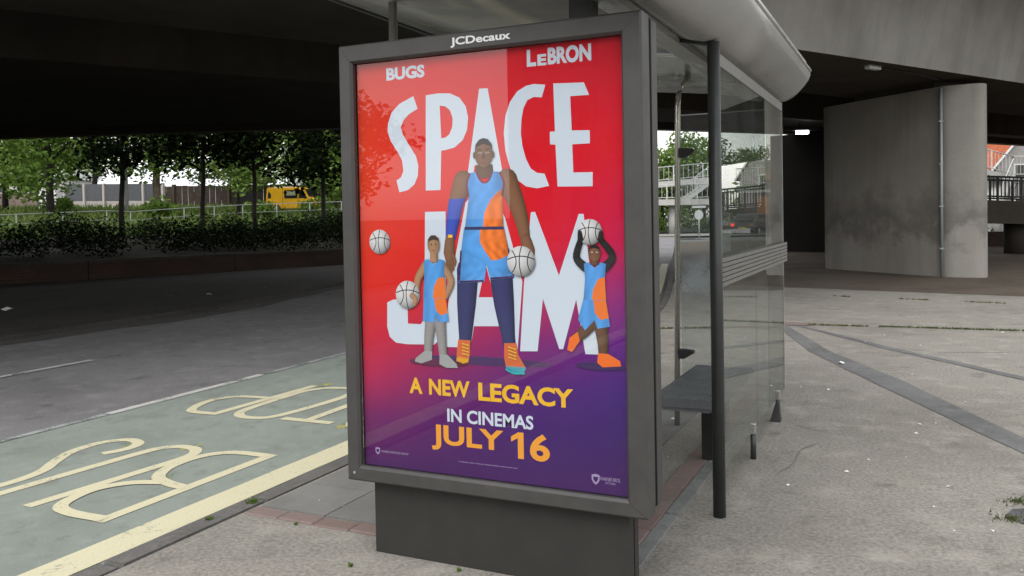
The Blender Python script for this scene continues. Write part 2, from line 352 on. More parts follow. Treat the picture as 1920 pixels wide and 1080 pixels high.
# ------------------------------------------------------------------ ground, road, pavements
def kx(y):                               # kerb line: straight past the shelter, then bending left under the flyover
    t = (y-8.5)/1.4
    return -0.98 - 0.25*1.4*(math.log1p(math.exp(t)) if t < 30 else t)
def strip(l, r, ys, z):
    b = MB(); vs_ = []
    for y in ys: vs_ += [(l(y), y, z), (r(y), y, z)]
    b.add(vs_, [(2*i, 2*i+1, 2*i+3, 2*i+2) for i in range(len(ys)-1)]); return b
def fr(a, b, s):
    n = int(round((b-a)/s)); return [a+(b-a)*i/n for i in range(n+1)]
g = MB(); g.add([(-600,-600,-0.12),(600,-600,-0.12),(600,700,-0.12),(-600,700,-0.12)], [(0,1,2,3)])
struct('ground', g, M['farground'])
road = struct('road', strip(lambda y: kx(y)-7.6, lambda y: kx(y)-0.02, fr(-70, 62, 1.0), -0.04), M['asphalt'])
lane = struct('bus_lane', strip(lambda y: kx(y)-2.60, lambda y: kx(y)-0.02, fr(-14, 7.5, 0.5), -0.036), M['buslane'])
struct('gutter', strip(lambda y: kx(y)-7.75+0.12*math.sin(y*0.7), lambda y: kx(y)-7.05+0.14*math.sin(y*0.9+1)+0.06*math.sin(y*3.1), fr(-30, 30, 0.5), -0.035), M['dust'])
pl = MB(); ys = fr(-60, 15.0, 1.0)
vs_ = []
for y in ys: vs_ += [(kx(y)+0.10, y, 0.0), (60, y if y < 15.0 else 1.8, 0.0)]
pl.add(vs_, [(2*i, 2*i+1, 2*i+3, 2*i+2) for i in range(len(ys)-1)])
plaza = struct('pavement', strip(lambda y: kx(y)+0.10, lambda y: 60.0, fr(-60, 14.6, 0.8), 0.0), M['plaza'])
dp = MB(); dp.add([(kx(14.0)+0.1,14.62,0.004),(70,-3.0,0.004),(70,75,0.004),(kx(40)+0.1,40,0.004),(kx(20)+0.1,20,0.004)], [(0,1,2,3,4)])
struct('underpass_pavement', dp, M['dirtpave'])
# far pavement with its kerb
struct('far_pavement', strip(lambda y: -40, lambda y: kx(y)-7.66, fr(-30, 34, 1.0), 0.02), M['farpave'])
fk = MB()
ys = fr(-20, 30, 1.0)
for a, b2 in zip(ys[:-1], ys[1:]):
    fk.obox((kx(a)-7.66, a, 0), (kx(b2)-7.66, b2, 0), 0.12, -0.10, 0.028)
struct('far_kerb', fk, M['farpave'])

# kerb stones, one by one
kerb = thing('kerb', None, None); tag(kerb, None, None, None, 'structure')
y = -6.0; kn = 0
km = MB().box(-0.035, 0.098, 0.004, 0.906, -0.16, 0.004).mesh('kerb_stone')
bmk = bmesh.new(); bmk.from_mesh(km); bmesh.ops.bevel(bmk, geom=[e for e in bmk.edges], offset=0.012, segments=2, affect='EDGES'); bmk.to_mesh(km); bmk.free()
km.materials.append(M['kerb'])
while y < 24:
    d = math.atan2(kx(y+0.91)-kx(y), 0.91)
    inst('kerb_stone', km, kerb, (kx(y)+random.uniform(-.004,.004), y, random.uniform(-.004,.004)), -d); y += 0.91*math.cos(d)

# ------------------------------------------------------------------ painted markings (children of the road / bus lane)
def ribbon(pts, w, z, closed=False, sub=6):
    P = [Vector((p[0], p[1], 0)) for p in pts]; n = len(P); Q = []
    if n > 2:
        segs = n if closed else n-1
        for i in range(segs):
            p0 = P[(i-1) % n] if (closed or i > 0) else P[i]; p1 = P[i]; p2 = P[(i+1) % n]; p3 = P[(i+2) % n] if (closed or i+2 < n) else p2
            for k in range(sub):
                t = k/sub
                Q.append(0.5*((2*p1)+(p2-p0)*t+(2*p0-5*p1+4*p2-p3)*t*t+(3*p1-p0-3*p2+p3)*t**3))
        if not closed: Q.append(P[-1])
    else: Q = P
    b = MB(); vs_ = []; m = len(Q)
    for i, q in enumerate(Q):
        if closed: t = Q[(i+1) % m]-Q[(i-1) % m]
        else: t = Q[min(i+1, m-1)]-Q[max(i-1, 0)]
        t.normalize(); nn = Vector((-t.y, t.x, 0))*w/2
        j = noise.noise(q*9)*0.006
        vs_ += [(q.x+nn.x*(1+j*8), q.y+nn.y*(1+j*8), z), (q.x-nn.x, q.y-nn.y, z)]
    fs = [(2*i, 2*i+1, 2*i+3, 2*i+2) for i in range(m-1)]
    if closed: fs.append((2*m-2, 2*m-1, 1, 0))
    b.add(vs_, fs); return b
SW = 0.078
letters = {
 'S': [[(-2.628,0.783),(-2.576,0.917),(-2.607,1.05),(-2.73,1.107),(-2.823,1.061),(-2.885,0.948),(-2.864,0.732),(-2.751,0.526),(-2.648,0.372),(-2.607,0.187),(-2.628,0.003),(-2.73,-0.09),(-2.854,-0.069),(-2.926,0.033),(-2.936,0.187)]],
 'U': [[(-2.469,-0.11),(-2.433,0.506),(-2.392,0.958),(-2.32,1.081),(-2.227,1.112),(-2.114,1.081),(-2.042,0.948),(-2.058,0.609),(-2.114,-0.11)]],
 'B': [[(-1.549,1.18),(-1.549,-0.13)], [(-1.549,1.143),(-1.827,1.122),(-1.96,0.978),(-1.97,0.742),(-1.868,0.547),(-1.703,0.475),(-1.549,0.454)], [(-1.755,0.475),(-1.929,0.393),(-2.022,0.218),(-1.96,-0.018),(-1.806,-0.09),(-1.549,-0.09)]],
 'P': [[(-2.741,3.125),(-2.782,1.90)], [(-2.782,1.934),(-3.018,1.934),(-3.141,2.119),(-3.172,2.345),(-3.059,2.509),(-2.751,2.55)]],
 'T': [[(-2.166,2.006),(-1.714,2.016)], [(-1.94,2.011),(-1.97,3.115)]],
}
letters_closed = {'O': [(-2.45,3.12),(-2.587,3.06),(-2.675,2.88),(-2.679,2.653),(-2.648,2.139),(-2.556,1.964),(-2.402,1.934),(-2.268,2.036),(-2.207,2.447),(-2.196,2.838),(-2.268,3.06),(-2.35,3.13)]}
letters2 = {'S': [[(-1.601,2.807),(-1.559,3.012),(-1.446,3.115),(-1.292,3.084),(-1.21,2.91),(-1.251,2.653),(-1.395,2.509),(-1.529,2.345),(-1.601,2.139),(-1.518,1.995),(-1.375,1.954),(-1.262,2.036),(-1.231,2.19)]]}
def paint_letters(dct):
    for k, strokes in dct.items():
        b = MB()
        for i, st in enumerate(strokes):
            r_ = ribbon(st, SW, -0.0325+0.0012*i); b.add(r_.v, r_.f)
        b.build('painted_letter', M['yellow'], lane, recalc=False)
paint_letters(letters); paint_letters(letters2)
ribbon(letters_closed['O'], SW, -0.0325, True).build('painted_letter', M['yellow'], lane, recalc=False)
def ypath(off, a, b, s=0.35): return [(kx(y)+off+0.006*noise.noise(Vector((y*2.1, off*7, 0))), y) for y in fr(a, b, s)]
ribbon(ypath(-0.215, -12, 22), 0.21, -0.0318, sub=1).build('kerbside_line', M['yellow'], road, recalc=False)
ribbon(ypath(-2.61, -14, 1.6), 0.075, -0.0315, sub=1).build('lane_edge_line', M['greyline'], road, recalc=False)
ribbon(ypath(-2.61, 1.62, 3.4), 0.085, -0.0312, sub=1).build('lane_edge_line', M['whiteline'], road, recalc=False)
ribbon(ypath(-2.61, 3.45, 9), 0.07, -0.0315, sub=1).build('lane_edge_line', M['greyline'], road, recalc=False)
for a in (-8.4, 0.95-1.5, 6.5+2.0, 14.0):
    ribbon([(kx(q)-5.07, q) for q in fr(a, a+4.0, 0.5)], 0.09, -0.032, sub=1).build('centre_dash', M['whiteline'], road, recalc=False)
for (x, y, w) in ((-2.69,3.2,.12),(-2.2,1.13,.10),(-2.64,1.03,.09),(-1.58,2.02,.14),(-3.30,4.35,.1),(-1.84,0.51,.12)):
    b = MB(); n = 9
    b.add([(x,y,-0.0345)]+[(x+w*(0.7+0.5*noise.noise(Vector((k,x*9,y*3))))*math.cos(2*math.pi*k/n)*0.7, y+w*math.sin(2*math.pi*k/n)*1.1*(0.8+0.5*noise.noise(Vector((x*5,k*2,1)))), -0.0345) for k in range(n)], [(0,1+k,1+(k+1) % n) for k in range(n)])
    b.build('old_paint_patch', M['oldyellow'], lane, recalc=False)

# ------------------------------------------------------------------ paving inside the shelter
# ribbed slabs, brick courses and edging are pieces of the pavement
sm_ = MB().box(-0.1965, 0.1965, -0.1965, 0.1965, -0.03, 0.008).mesh('paving_slab'); sm_.materials.append(M['slab'])
for ix in range(5):
    for iy in range(9):
        x = -0.655+ix*0.40-0.0; y = 0.485+iy*0.40
        if x+0.2 > 1.0: continue
        inst('paving_slab', sm_, plaza, (x, y, random.uniform(-.002,.0015)), random.uniform(-.003,.003))
bm_ = MB().box(-0.104, 0.104, -0.052, 0.052, -0.03, 0.010)
bmm = bm_.mesh('brick'); bb = bmesh.new(); bb.from_mesh(bmm); bmesh.ops.bevel(bb, geom=[e for e in bb.edges], offset=0.006, segments=1, affect='EDGES'); bb.to_mesh(bmm); bb.free(); bmm.materials.append(M['brickpave'])
x = -0.76
while x < 0.93:
    inst('brick', bmm, plaza, (x, 0.222+random.uniform(-.003,.003), random.uniform(-.002,.003)), random.uniform(-.012,.012)); x += 0.2135
y = 0.17
while y < 3.9:
    inst('brick', bmm, plaza, (1.022+random.uniform(-.003,.003), y, random.uniform(-.002,.003)), math.pi/2+random.uniform(-.012,.012), (1.0,1.18,1.0)); y += 0.2135
em = MB().box(-0.031, 0.031, -0.448, 0.448, -0.05, 0.012).mesh('edging_stone'); em.materials.append(M['edging'])
for k in range(6): inst('edging_stone', em, plaza, (1.121, -0.42+k*0.91, random.uniform(-.002,.002)), random.uniform(-.004,.004))
# asphalt trench repairs, dark patch
def poly_sheet(name, pts, z, m, parent=plaza, jit=0.015):
    out = []
    for i, p in enumerate(pts):
        q = pts[(i+1) % len(pts)]; L = math.hypot(q[0]-p[0], q[1]-p[1]); n = max(1, int(L/0.25))
        for k in range(n):
            t = k/n; xx = p[0]+(q[0]-p[0])*t; yy = p[1]+(q[1]-p[1])*t
            out.append((xx+jit*noise.noise(Vector((xx*5,yy*5,1))), yy+jit*noise.noise(Vector((xx*5,yy*5,7))), z))
    b = MB(); b.add(out, [tuple(range(len(out)))]); o = b.build(name, m, parent, recalc=False)
    return o
poly_sheet('asphalt_strip', [(0.57,8.30),(0.68,8.40),(1.39,6.35),(2.06,4.98),(2.87,3.03),(3.57,1.4),(3.43,1.33),(2.72,2.88),(1.86,4.76),(1.18,6.30)], 0.004, M['trench'])
poly_sheet('asphalt_strip', [(0.74,8.46),(0.82,8.46),(1.88,6.92),(3.07,5.40),(5.0,3.2),(4.92,3.13),(3.02,5.27),(1.83,6.80)], 0.0045, M['trench'])
poly_sheet('dark_patch', [(2.56,1.50),(2.63,1.66),(2.75,1.72),(3.1,1.75),(3.1,1.35),(2.72,1.36)], 0.005, M['darkpatch'], jit=0.04)
poly_sheet('brick_patch', [(0.52,8.30),(0.98,8.36),(1.02,8.62),(0.55,8.66)], 0.007, M['brickpave'])

def crack(pts, w):
    P = []
    for a, b_ in zip(pts[:-1], pts[1:]):
        for k in range(4): P.append((a[0]+(b_[0]-a[0])*k/4+random.uniform(-.012,.012), a[1]+(b_[1]-a[1])*k/4+random.uniform(-.012,.012)))
    P.append(pts[-1]); ribbon(P, w, 0.0035, sub=1).build('crack', M['black2'], plaza, recalc=False)
M['black2'] = simple('crack_dirt', (0.15,0.14,0.125), 0.95)
crack([(1.50,1.85),(1.56,2.10),(1.55,2.35),(1.62,2.55)], 0.006); crack([(1.45,3.0),(1.55,2.93),(1.66,2.90)], 0.006)
crack([(2.4,6.6),(3.2,6.9),(4.6,6.8)], 0.010)
def tuft(b, x, y, z, n, s, hgt):
    for k in range(n):
        a = random.uniform(0, 6.283); r_ = abs(random.gauss(0, s)); px, py = x+r_*math.cos(a), y+r_*math.sin(a)
        an = random.uniform(0, 6.283); w = hgt*random.uniform(.12,.3); hh = hgt*random.uniform(.4,1.0); tx, ty = math.cos(an), math.sin(an); lx, ly = random.gauss(0,.5)*hh, random.gauss(0,.5)*hh
        b.add([(px-tx*w,py-ty*w,z),(px+tx*w,py+ty*w,z),(px+lx,py+ly,z+hh)], [(0,1,2)])
mo = MB()
def mossline(p0, p1, n, dens, wob=0.03):
    for k in range(n):
        t = random.random(); x = p0[0]+(p1[0]-p0[0])*t; y = p0[1]+(p1[1]-p0[1])*t; y += wob*noise.noise(Vector((x*1.5,y,3)))
        if noise.noise(Vector((x*1.3+p0[1], y*0.4, 0))) > -dens: tuft(mo, x, y, 0.002, 4, 0.022, 0.03)
mossline((0.95,8.46),(6.5,8.80), 700, 0.35); mossline((-0.75,7.55),(0.6,8.1), 220, 0.3)
mossline((0.9,12.5),(8.5,10.6), 500, 0.0); mossline((-0.6,7.5),(1.1,6.9), 60, -0.1)
for (x, y, n) in ((2.60,1.50,60),(2.66,1.78,60),(2.80,1.42,30)): 
    tuft(mo, x, y, 0.003, n*2, 0.05, 0.02)
tag(mo.build('moss', M['moss'], recalc=False), None, None, None, 'stuff')
weeds = [(-0.93,0.30,'weed in the kerb joint beside the brick course',46,.035),(-0.955,0.03,'weed growing in the kerb gap below the cream line',34,.028),(0.02,-0.16,'small weed sprouting by the corner of the dark plinth',20,.02),(-0.52,0.15,'tiny weed beside the red brick course near the kerb',14,.018),(0.47,-0.02,'tiny weed at the foot of the grey plinth front',12,.018)]
for (x, y, lb, n, hg) in weeds:
    b = MB(); tuft(b, 0, 0, 0, n*2, hg*0.28, hg); o = b.build('weed', M['weed'], recalc=False); o.location = (x, y, 0.0); tag(o, lb, 'weed', 'weeds in the pavement joints')
# litter flecks
li = MB()
for k in range(420):
    if k < 120: x, y, z = random.uniform(-0.8,0.95), random.uniform(0.4,3.6), 0.012
    elif k < 300: x, y, z = random.uniform(1.2,6.5), random.uniform(-1.5,12), 0.004
    else: x, y, z = random.uniform(-13,-7.5), random.uniform(0,14), 0.025 if True else 0
    if k >= 300 and x > kx(y)-7.5: z = -0.03
    s = random.choice((.006,.008,.012,.02))*random.uniform(.5,1.1); a = random.uniform(0,6.28)
    li.add([(x+s*math.cos(a),y+s*math.sin(a),z),(x-s*math.sin(a),y+s*math.cos(a),z+s*.3),(x-s*math.cos(a)*.8,y-s*math.sin(a),z)], [(0,1,2)])
tag(li.build('litter', M['whitepaper'], recalc=False), None, None, None, 'stuff')
def scrap(x, y, z, s, lb):
    b = MB(); n = 7; vs_ = [(0,0,s*.5)]
    for k in range(n): a = 6.283*k/n; r_ = s*random.uniform(.6,1.1); vs_.append((r_*math.cos(a), r_*math.sin(a), s*random.uniform(0,.45)))
    b.add(vs_, [(0,1+k,1+(k+1) % n) for k in range(n)]); o = b.build('paper_scrap', M['whitepaper'], recalc=False); o.location = (x,y,z); tag(o, lb, 'litter', 'crumpled paper scraps')
scrap(0.62,2.10,0.01,.035,'crumpled white paper scrap on the slabs left of the bench leg')
scrap(1.55,5.60,0.006,.045,'crumpled white paper scrap between the two dark trench strips')
scrap(-11.8,6.4,0.03,.12,'crumpled white paper scrap on the dark far pavement')
scrap(-10.4,9.6,0.03,.07,'small white scrap near the low brick wall')

# ------------------------------------------------------------------ flyover
NE = [(-60,-30),(-34,-17),(-20,-10),(-12,-5.2)] + [(0.263+0.505*t, 11.84+0.863*t) for t in (-16,-12,-8,-4,0,4,8,12,18,26,36,50)]
def resample(pts, n):
    P = [Vector((p[0],p[1],0)) for p in pts]; L = [0]
    for a, b in zip(P[:-1], P[1:]): L.append(L[-1]+(b-a).length)
    out = []
    for k in range(n):
        d = L[-1]*k/(n-1); i = 0
        while i < len(L)-2 and L[i+1] < d: i += 1
        out.append(P[i].lerp(P[i+1], (d-L[i])/max(1e-9, L[i+1]-L[i])))
    return out
NEv = resample(NE, 60)
def offs(P, d):
    out = []
    for i, p in enumerate(P):
        t = (P[min(i+1, len(P)-1)]-P[max(i-1, 0)]).normalized(); out.append(p+Vector((-t.y, t.x, 0))*d)
    return out
FE = resample([(-70,5),(-40,10.5),(-24.07,14.68),(-18.5,16.4),(-13.56,18.34),(-9.2,21.2),(-5.34,24.64),(0.4,31.6),(5.73,40.26),(12,50),(22,66)], 60)
fly = thing('flyover', 'grey concrete road flyover spanning the road behind the bus shelter', 'flyover', (0,12,0))
def add_to(o, parent):
    o.parent = parent; o.matrix_parent_inverse = Matrix.Translation(parent.location).inverted(); return o
def loft(curves, name, m):
    # curves: list of vertex rows (each list of Vector with z)
    b = MB(); n = len(curves[0])
    vs_ = [tuple(v) for c in curves for v in c]
    fs = [(j*n+i, j*n+i+1, (j+1)*n+i+1, (j+1)*n+i) for j in range(len(curves)-1) for i in range(n-1)]
    b.add(vs_, fs, True); o = b.build(name, m, recalc=False); 
    for pg in o.data.polygons: pg.use_smooth = False
    return add_to(o, fly)
zz = lambda P, z: [Vector((p.x, p.y, z)) for p in P]
# outer edge: web leaning outwards, cantilever, parapet
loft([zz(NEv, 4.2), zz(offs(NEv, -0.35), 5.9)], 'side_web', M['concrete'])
loft([zz(offs(NEv, -0.35), 5.9), zz(offs(NEv, -2.1), 6.25)], 'cantilever', M['concrete'])  # overhang out of view, widened to shade the web and the pier end
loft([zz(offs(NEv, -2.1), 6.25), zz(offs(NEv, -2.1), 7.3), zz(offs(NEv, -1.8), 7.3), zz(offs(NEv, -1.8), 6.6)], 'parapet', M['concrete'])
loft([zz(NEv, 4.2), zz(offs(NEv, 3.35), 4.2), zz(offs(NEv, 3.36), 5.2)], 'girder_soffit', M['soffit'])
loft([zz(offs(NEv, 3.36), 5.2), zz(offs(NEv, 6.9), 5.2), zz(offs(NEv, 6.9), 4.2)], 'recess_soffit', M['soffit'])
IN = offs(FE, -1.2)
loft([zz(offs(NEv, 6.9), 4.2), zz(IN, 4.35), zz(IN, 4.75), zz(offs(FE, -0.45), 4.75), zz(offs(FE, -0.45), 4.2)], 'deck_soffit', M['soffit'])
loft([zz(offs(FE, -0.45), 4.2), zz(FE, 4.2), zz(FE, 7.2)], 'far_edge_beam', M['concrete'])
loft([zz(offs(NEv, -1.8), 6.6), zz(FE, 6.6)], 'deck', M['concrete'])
# piers
pa = [(0.20,19.77),(0.9,19.05),(2.0,18.0),(2.68,17.37),(2.78,17.29),(2.92,17.25),(3.38,17.22),(3.50,17.26),(3.56,17.36),(3.60,17.55),(3.58,17.80),(3.50,18.05),(2.9,18.72),(1.7,19.85),(1.0,20.5),(0.75,20.62),(0.5,20.58),(0.28,20.42),(0.15,20.18),(0.12,19.95)]
def chaikin(P, it):
    for _ in range(it):
        Q = []
        for i, a in enumerate(P):
            b_ = P[(i+1) % len(P)]; L = math.hypot(b_[0]-a[0], b_[1]-a[1]); k = min(.25, .08/L)
            Q += [(a[0]+(b_[0]-a[0])*k, a[1]+(b_[1]-a[1])*k), (b_[0]-(b_[0]-a[0])*k, b_[1]-(b_[1]-a[1])*k)]
        P = Q
    return P
pb = MB().prism(chaikin(pa, 3), 0.0, 4.06); pier = pb.build('pier', M['pier']); add_to(pier, fly)
pier['label'] = 'broad rounded concrete pier with a thin conduit up its side'
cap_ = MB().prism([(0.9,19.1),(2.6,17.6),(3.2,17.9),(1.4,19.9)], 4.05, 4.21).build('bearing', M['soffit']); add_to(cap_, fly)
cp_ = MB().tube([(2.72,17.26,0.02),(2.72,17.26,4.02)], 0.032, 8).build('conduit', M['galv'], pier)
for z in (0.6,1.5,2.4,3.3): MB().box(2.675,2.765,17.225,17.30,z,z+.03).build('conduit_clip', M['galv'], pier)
p2 = MB().prism([(-2.55,29.3),(-0.5,28.6),(1.2,29.0),(1.4,30.2),(0.2,31.6),(-1.1,31.2),(-2.55,30.4)], -0.1, 4.22); add_to(p2.build('pier', M['shadecon']), fly)  # put in to fill the dark void; its colour holds the shade
p3 = MB().prism([(1.2,24.2),(3.0,23.4),(3.9,24.0),(2.4,26.0),(1.2,26.0)], -0.1, 4.22); add_to(p3.build('pier', M['shadecon']), fly)

# lamps under the flyover
lm = thing('soffit_lamp', 'lit fluorescent lamp under the dark flyover left of the broad pier', 'lamp', (-1.05,25.2,3.9))
d_ = Vector((1.14,0.53,0)).normalized()
def lbox(a, b, w, z0, z1): return MB().obox((a[0],a[1],0), (b[0],b[1],0), w, z0, z1)
lbox((-0.55,-0.26),(0.55,0.26),0.16,0.10,0.20).build('housing', M['soffit'], lm)
lbox((-0.57,-0.27),(-0.5,-0.235),0.2,0.0,0.24).build('end_cap', M['lampbody'], lm)
lbox((-0.10,-0.055),(0.24,0.105),0.11,-0.01,0.095).build('tube', M['tube'], lm)
MB().tube([(0,0,0.2),(0,0,0.40)], 0.02, 6).build('hanger', M['black'], lm)
lm2 = thing('bulkhead_lamp', 'unlit white bulkhead lamp under the lower edge of the flyover', 'lamp', (1.50,14.62,4.2))
b = MB().obox((-0.095,-0.16,0),(0.095,0.16,0),0.13,-0.07,-0.004); b.build('diffuser', simple('lamp_diffuser', (0.6,0.66,0.64), 0.3), lm2, bevel=0.02)
MB().obox((-0.10,-0.17,0),(0.10,0.17,0),0.15,-0.003,0.012).build('back_plate', M['lampbody'], lm2)
cb = MB().tube([(1.6,14.85,4.185),(2.3,16.05,4.185),(2.72,17.15,4.17)], 0.018, 6); tag(cb.build('cable', M['black']), 'black cable run along the soffit from the bulkhead lamp', 'cable')

# ------------------------------------------------------------------ advertising panel
ZB = 0.393; PW = 1.211; PH = 1.75
panel = thing('advertising_panel', 'grey framed poster panel on a dark plinth at the shelter end', 'advertising panel', (0.61,0.05,0))
def par(o): return add_to(o, panel)
X0, X1, Z0, Z1 = -0.067, 1.293, ZB-0.065, ZB+1.829
fi, fo = -0.030, -0.045
def frame_member(pts_in, pts_out):
    # mitred member: outer edge pts_out (2), inner edge pts_in (2), swept from front to back
    b = MB()
    A, B_, Cc, D = pts_out[0], pts_out[1], pts_in[1], pts_in[0]
    rows = [(A,B_,Cc,D)]
    yb, yf = 0.055, -0.042
    cx, cz = 0.61, 1.27
    def ins(p, k): return (p[0]+(0.61-p[0])*k, p[1]+(1.27-p[1])*k)
    vs_ = [(A[0],yb,A[1]),(B_[0],yb,B_[1]),(B_[0],yf+.006,B_[1]),(A[0],yf+.006,A[1])]
    ix = lambda p: (p[0]+(0.007 if p[0] < 0.6 else -0.007), p[1]+(0.007 if p[1] < 1.2 else -0.007))
    A2, B2 = ix(A), ix(B_)
    ox = lambda p: (p[0]-(0.010 if p[0] < 0.6 else -0.010), p[1]-(0.010 if p[1] < 1.2 else -0.010))
    C2, D2 = ox(Cc), ox(D)
    vs_ += [(A2[0],yf,A2[1]),(B2[0],yf,B2[1]),(C2[0],yf,C2[1]),(D2[0],yf,D2[1]),(Cc[0],yf+.012,Cc[1]),(D[0],yf+.012,D[1]),(Cc[0],-0.012,Cc[1]),(D[0],-0.012,D[1])]
    b.add(vs_, [(0,1,2,3),(3,2,5,4),(4,5,6,7),(7,6,8,9),(9,8,10,11)]); return b
ci = [(0,ZB),(PW,ZB),(PW,ZB+PH),(0,ZB+PH)]; co = [(X0,Z0),(X1,Z0),(X1,Z1),(X0,Z1)]
g_ = 0.0006
for k in range(4):
    k2 = (k+1) % 4; o_, i_ = [list(co[k]), list(co[k2])], [list(ci[k]), list(ci[k2])]
    ax = 0 if k in (0,2) else 1; sg = 1 if k in (0,1) else -1
    for q in (o_, i_): q[0][ax] += sg*g_; q[1][ax] -= sg*g_
    par(frame_member(i_, o_).build('frame_rail', M['frame']))
par(MB().box(X0+.02, X1-.0015, 0.056, 0.0875, Z0+.02, Z1-.012).build('gasket', M['gasket']))
bf = MB().box(X0+.004, X1-.0005, 0.088, 0.17, Z0+.012, Z1-.004); par(bf.build('back_frame', M['frame'], bevel=0.008))
par(MB().box(0.0, PW, 0.003, 0.055, ZB, ZB+PH).build('back_board', M['gasket']))
par(MB().box(0.03, 1.20, 0.02, 0.135, 0.0, Z0-0.001).build('plinth', M['plinth'], bevel=0.004))
par(MB().box(1.2005, 1.2015, 0.070, 0.076, 0.0, Z0-0.0015).build('plinth_seam', M['gasket']))
gl = MB().add([(0.0,-0.013,ZB),(PW,-0.013,ZB),(PW,-0.013,ZB+PH),(0.0,-0.013,ZB+PH)], [(0,1,2,3)]); par(gl.build('cover_glass', M['posterglass'], recalc=False))
for (px_, pz_) in ((-0.03,ZB-0.03),):
    par(MB().tube([(px_,-0.0415,pz_),(px_,-0.044,pz_)], 0.006, 10).build('lock', M['alu']))

def text_mesh(body, x0, x1, z0, z1, y, bold=0.0, shear=0.0, rise=0.0, depth=0.0):
    c = bpy.data.curves.new('text', 'FONT'); c.body = body; c.size = 1.0; c.offset = bold; c.resolution_u = 4; c.shear = shear
    o = bpy.data.objects.new('text', c); COL.objects.link(o)
    dg = bpy.context.evaluated_depsgraph_get(); dg.update()
    m = bpy.data.meshes.new_from_object(o.evaluated_get(dg))
    bpy.data.objects.remove(o); bpy.data.curves.remove(c)
    xs = [v.co.x for v in m.vertices]; zs = [v.co.y for v in m.vertices]
    ax, bx, az, bz = min(xs), max(xs), min(zs), max(zs)
    for v in m.vertices:
        t = (v.co.x-ax)/(bx-ax)
        v.co = (x0+t*(x1-x0), y, z0+(v.co.y-az)/(bz-az)*(z1-z0)+rise*t)
    m.update(); return m
def ink(name, col, rough=0.6):
    m, nt, bs = mat(name); bs.inputs['Base Color'].default_value = rgb(col); bs.inputs['Roughness'].default_value = rough; bs.inputs['Specular IOR Level'].default_value = 0.05; return m
M['inkwhite'] = ink('white_ink', (0.52,0.585,0.67)); M['inkyellow'] = ink('yellow_ink', (0.72,0.40,0.02)); M['inkorange'] = ink('orange_ink', (0.72,0.30,0.03))
M['inkpale'] = ink('pale_purple_ink', (0.32,0.26,0.42)); M['vinyl'] = ink('white_vinyl', (0.75,0.76,0.76), 0.5)
nm = text_mesh('JCDecaux', 0.492, 0.762, ZB+1.768, ZB+1.809, -0.0428, 0.028, 0.0)
par(link('maker_lettering', nm, M['vinyl']))

# ------------------------------------------------------------------ poster (flat print)
poster = thing('film_poster', 'red to purple film poster with tall white title letters and basketball players', 'poster', (0,0,ZB))
def vcol_mat(name, rough=0.6):
    m, nt, bs = mat(name); a = nt.nodes.new('ShaderNodeVertexColor'); a.layer_name = 'ink'
    nt.links.new(a.outputs[0], bs.inputs['Base Color']); bs.inputs['Roughness'].default_value = rough; bs.inputs['Specular IOR Level'].default_value = 0.03; return m
M['print'] = vcol_mat('printed_inks')
GR = [ # rows from top, v then four colours across (sRGB)
 (1.0,[(215,70,50),(218,52,52),(200,34,46),(188,30,46)]),
 (.75,[(226,74,36),(220,48,42),(208,30,42),(202,28,48)]),
 (.55,[(228,66,34),(218,44,40),(210,34,48),(188,34,84)]),
 (.42,[(226,54,40),(208,38,54),(180,36,88),(126,36,128)]),
 (.32,[(212,44,62),(170,36,90),(120,34,118),(86,32,132)]),
 (.22,[(190,42,92),(124,36,110),(78,32,120),(58,30,120)]),
 (.12,[(120,38,108),(84,34,110),(62,30,112),(56,30,104)]),
 (0.0,[(76,34,104),(70,34,100),(64,32,100),(62,32,94)])]
def pcol(u, v):
    for (va, ca), (vb, cb_) in zip(GR[:-1], GR[1:]):
        if v >= vb:
            t = (va-v)/(va-vb); t = max(0, min(1, t)); break
    else: ca, cb_, t = GR[-1][1], GR[-1][1], 0
    s = max(0, min(2.999, u*3)); i = int(s); f = s-i
    L_ = lambda a, b, k: tuple(a[j]+(b[j]-a[j])*k for j in range(3))
    c = lin(L_(L_(ca[i], ca[i+1], f), L_(cb_[i], cb_[i+1], f), t))
    k = 0.80+0.16*u
    return (c[0]*k, c[1]*k*.72, c[2]*k*.84, 1)
def colored(name, mb, cols, parent, m=None):
    me = mb.mesh(name); a = me.color_attributes.new('ink', 'FLOAT_COLOR', 'POINT')
    for i, c in enumerate(cols): a.data[i].color = c
    return link(name, me, m or M['print'], parent)
nu, nv = 30, 44; b = MB(); cols = []
vs_ = []
for j in range(nv+1):
    for i in range(nu+1):
        u, v = i/nu, j/nv; vs_.append((u*PW, 0.0, v*PH)); cols.append(pcol(u, v))
b.add(vs_, [(j*(nu+1)+i, j*(nu+1)+i+1, (j+1)*(nu+1)+i+1, (j+1)*(nu+1)+i) for j in range(nv) for i in range(nu)])
colored('sheet', b, cols, poster)
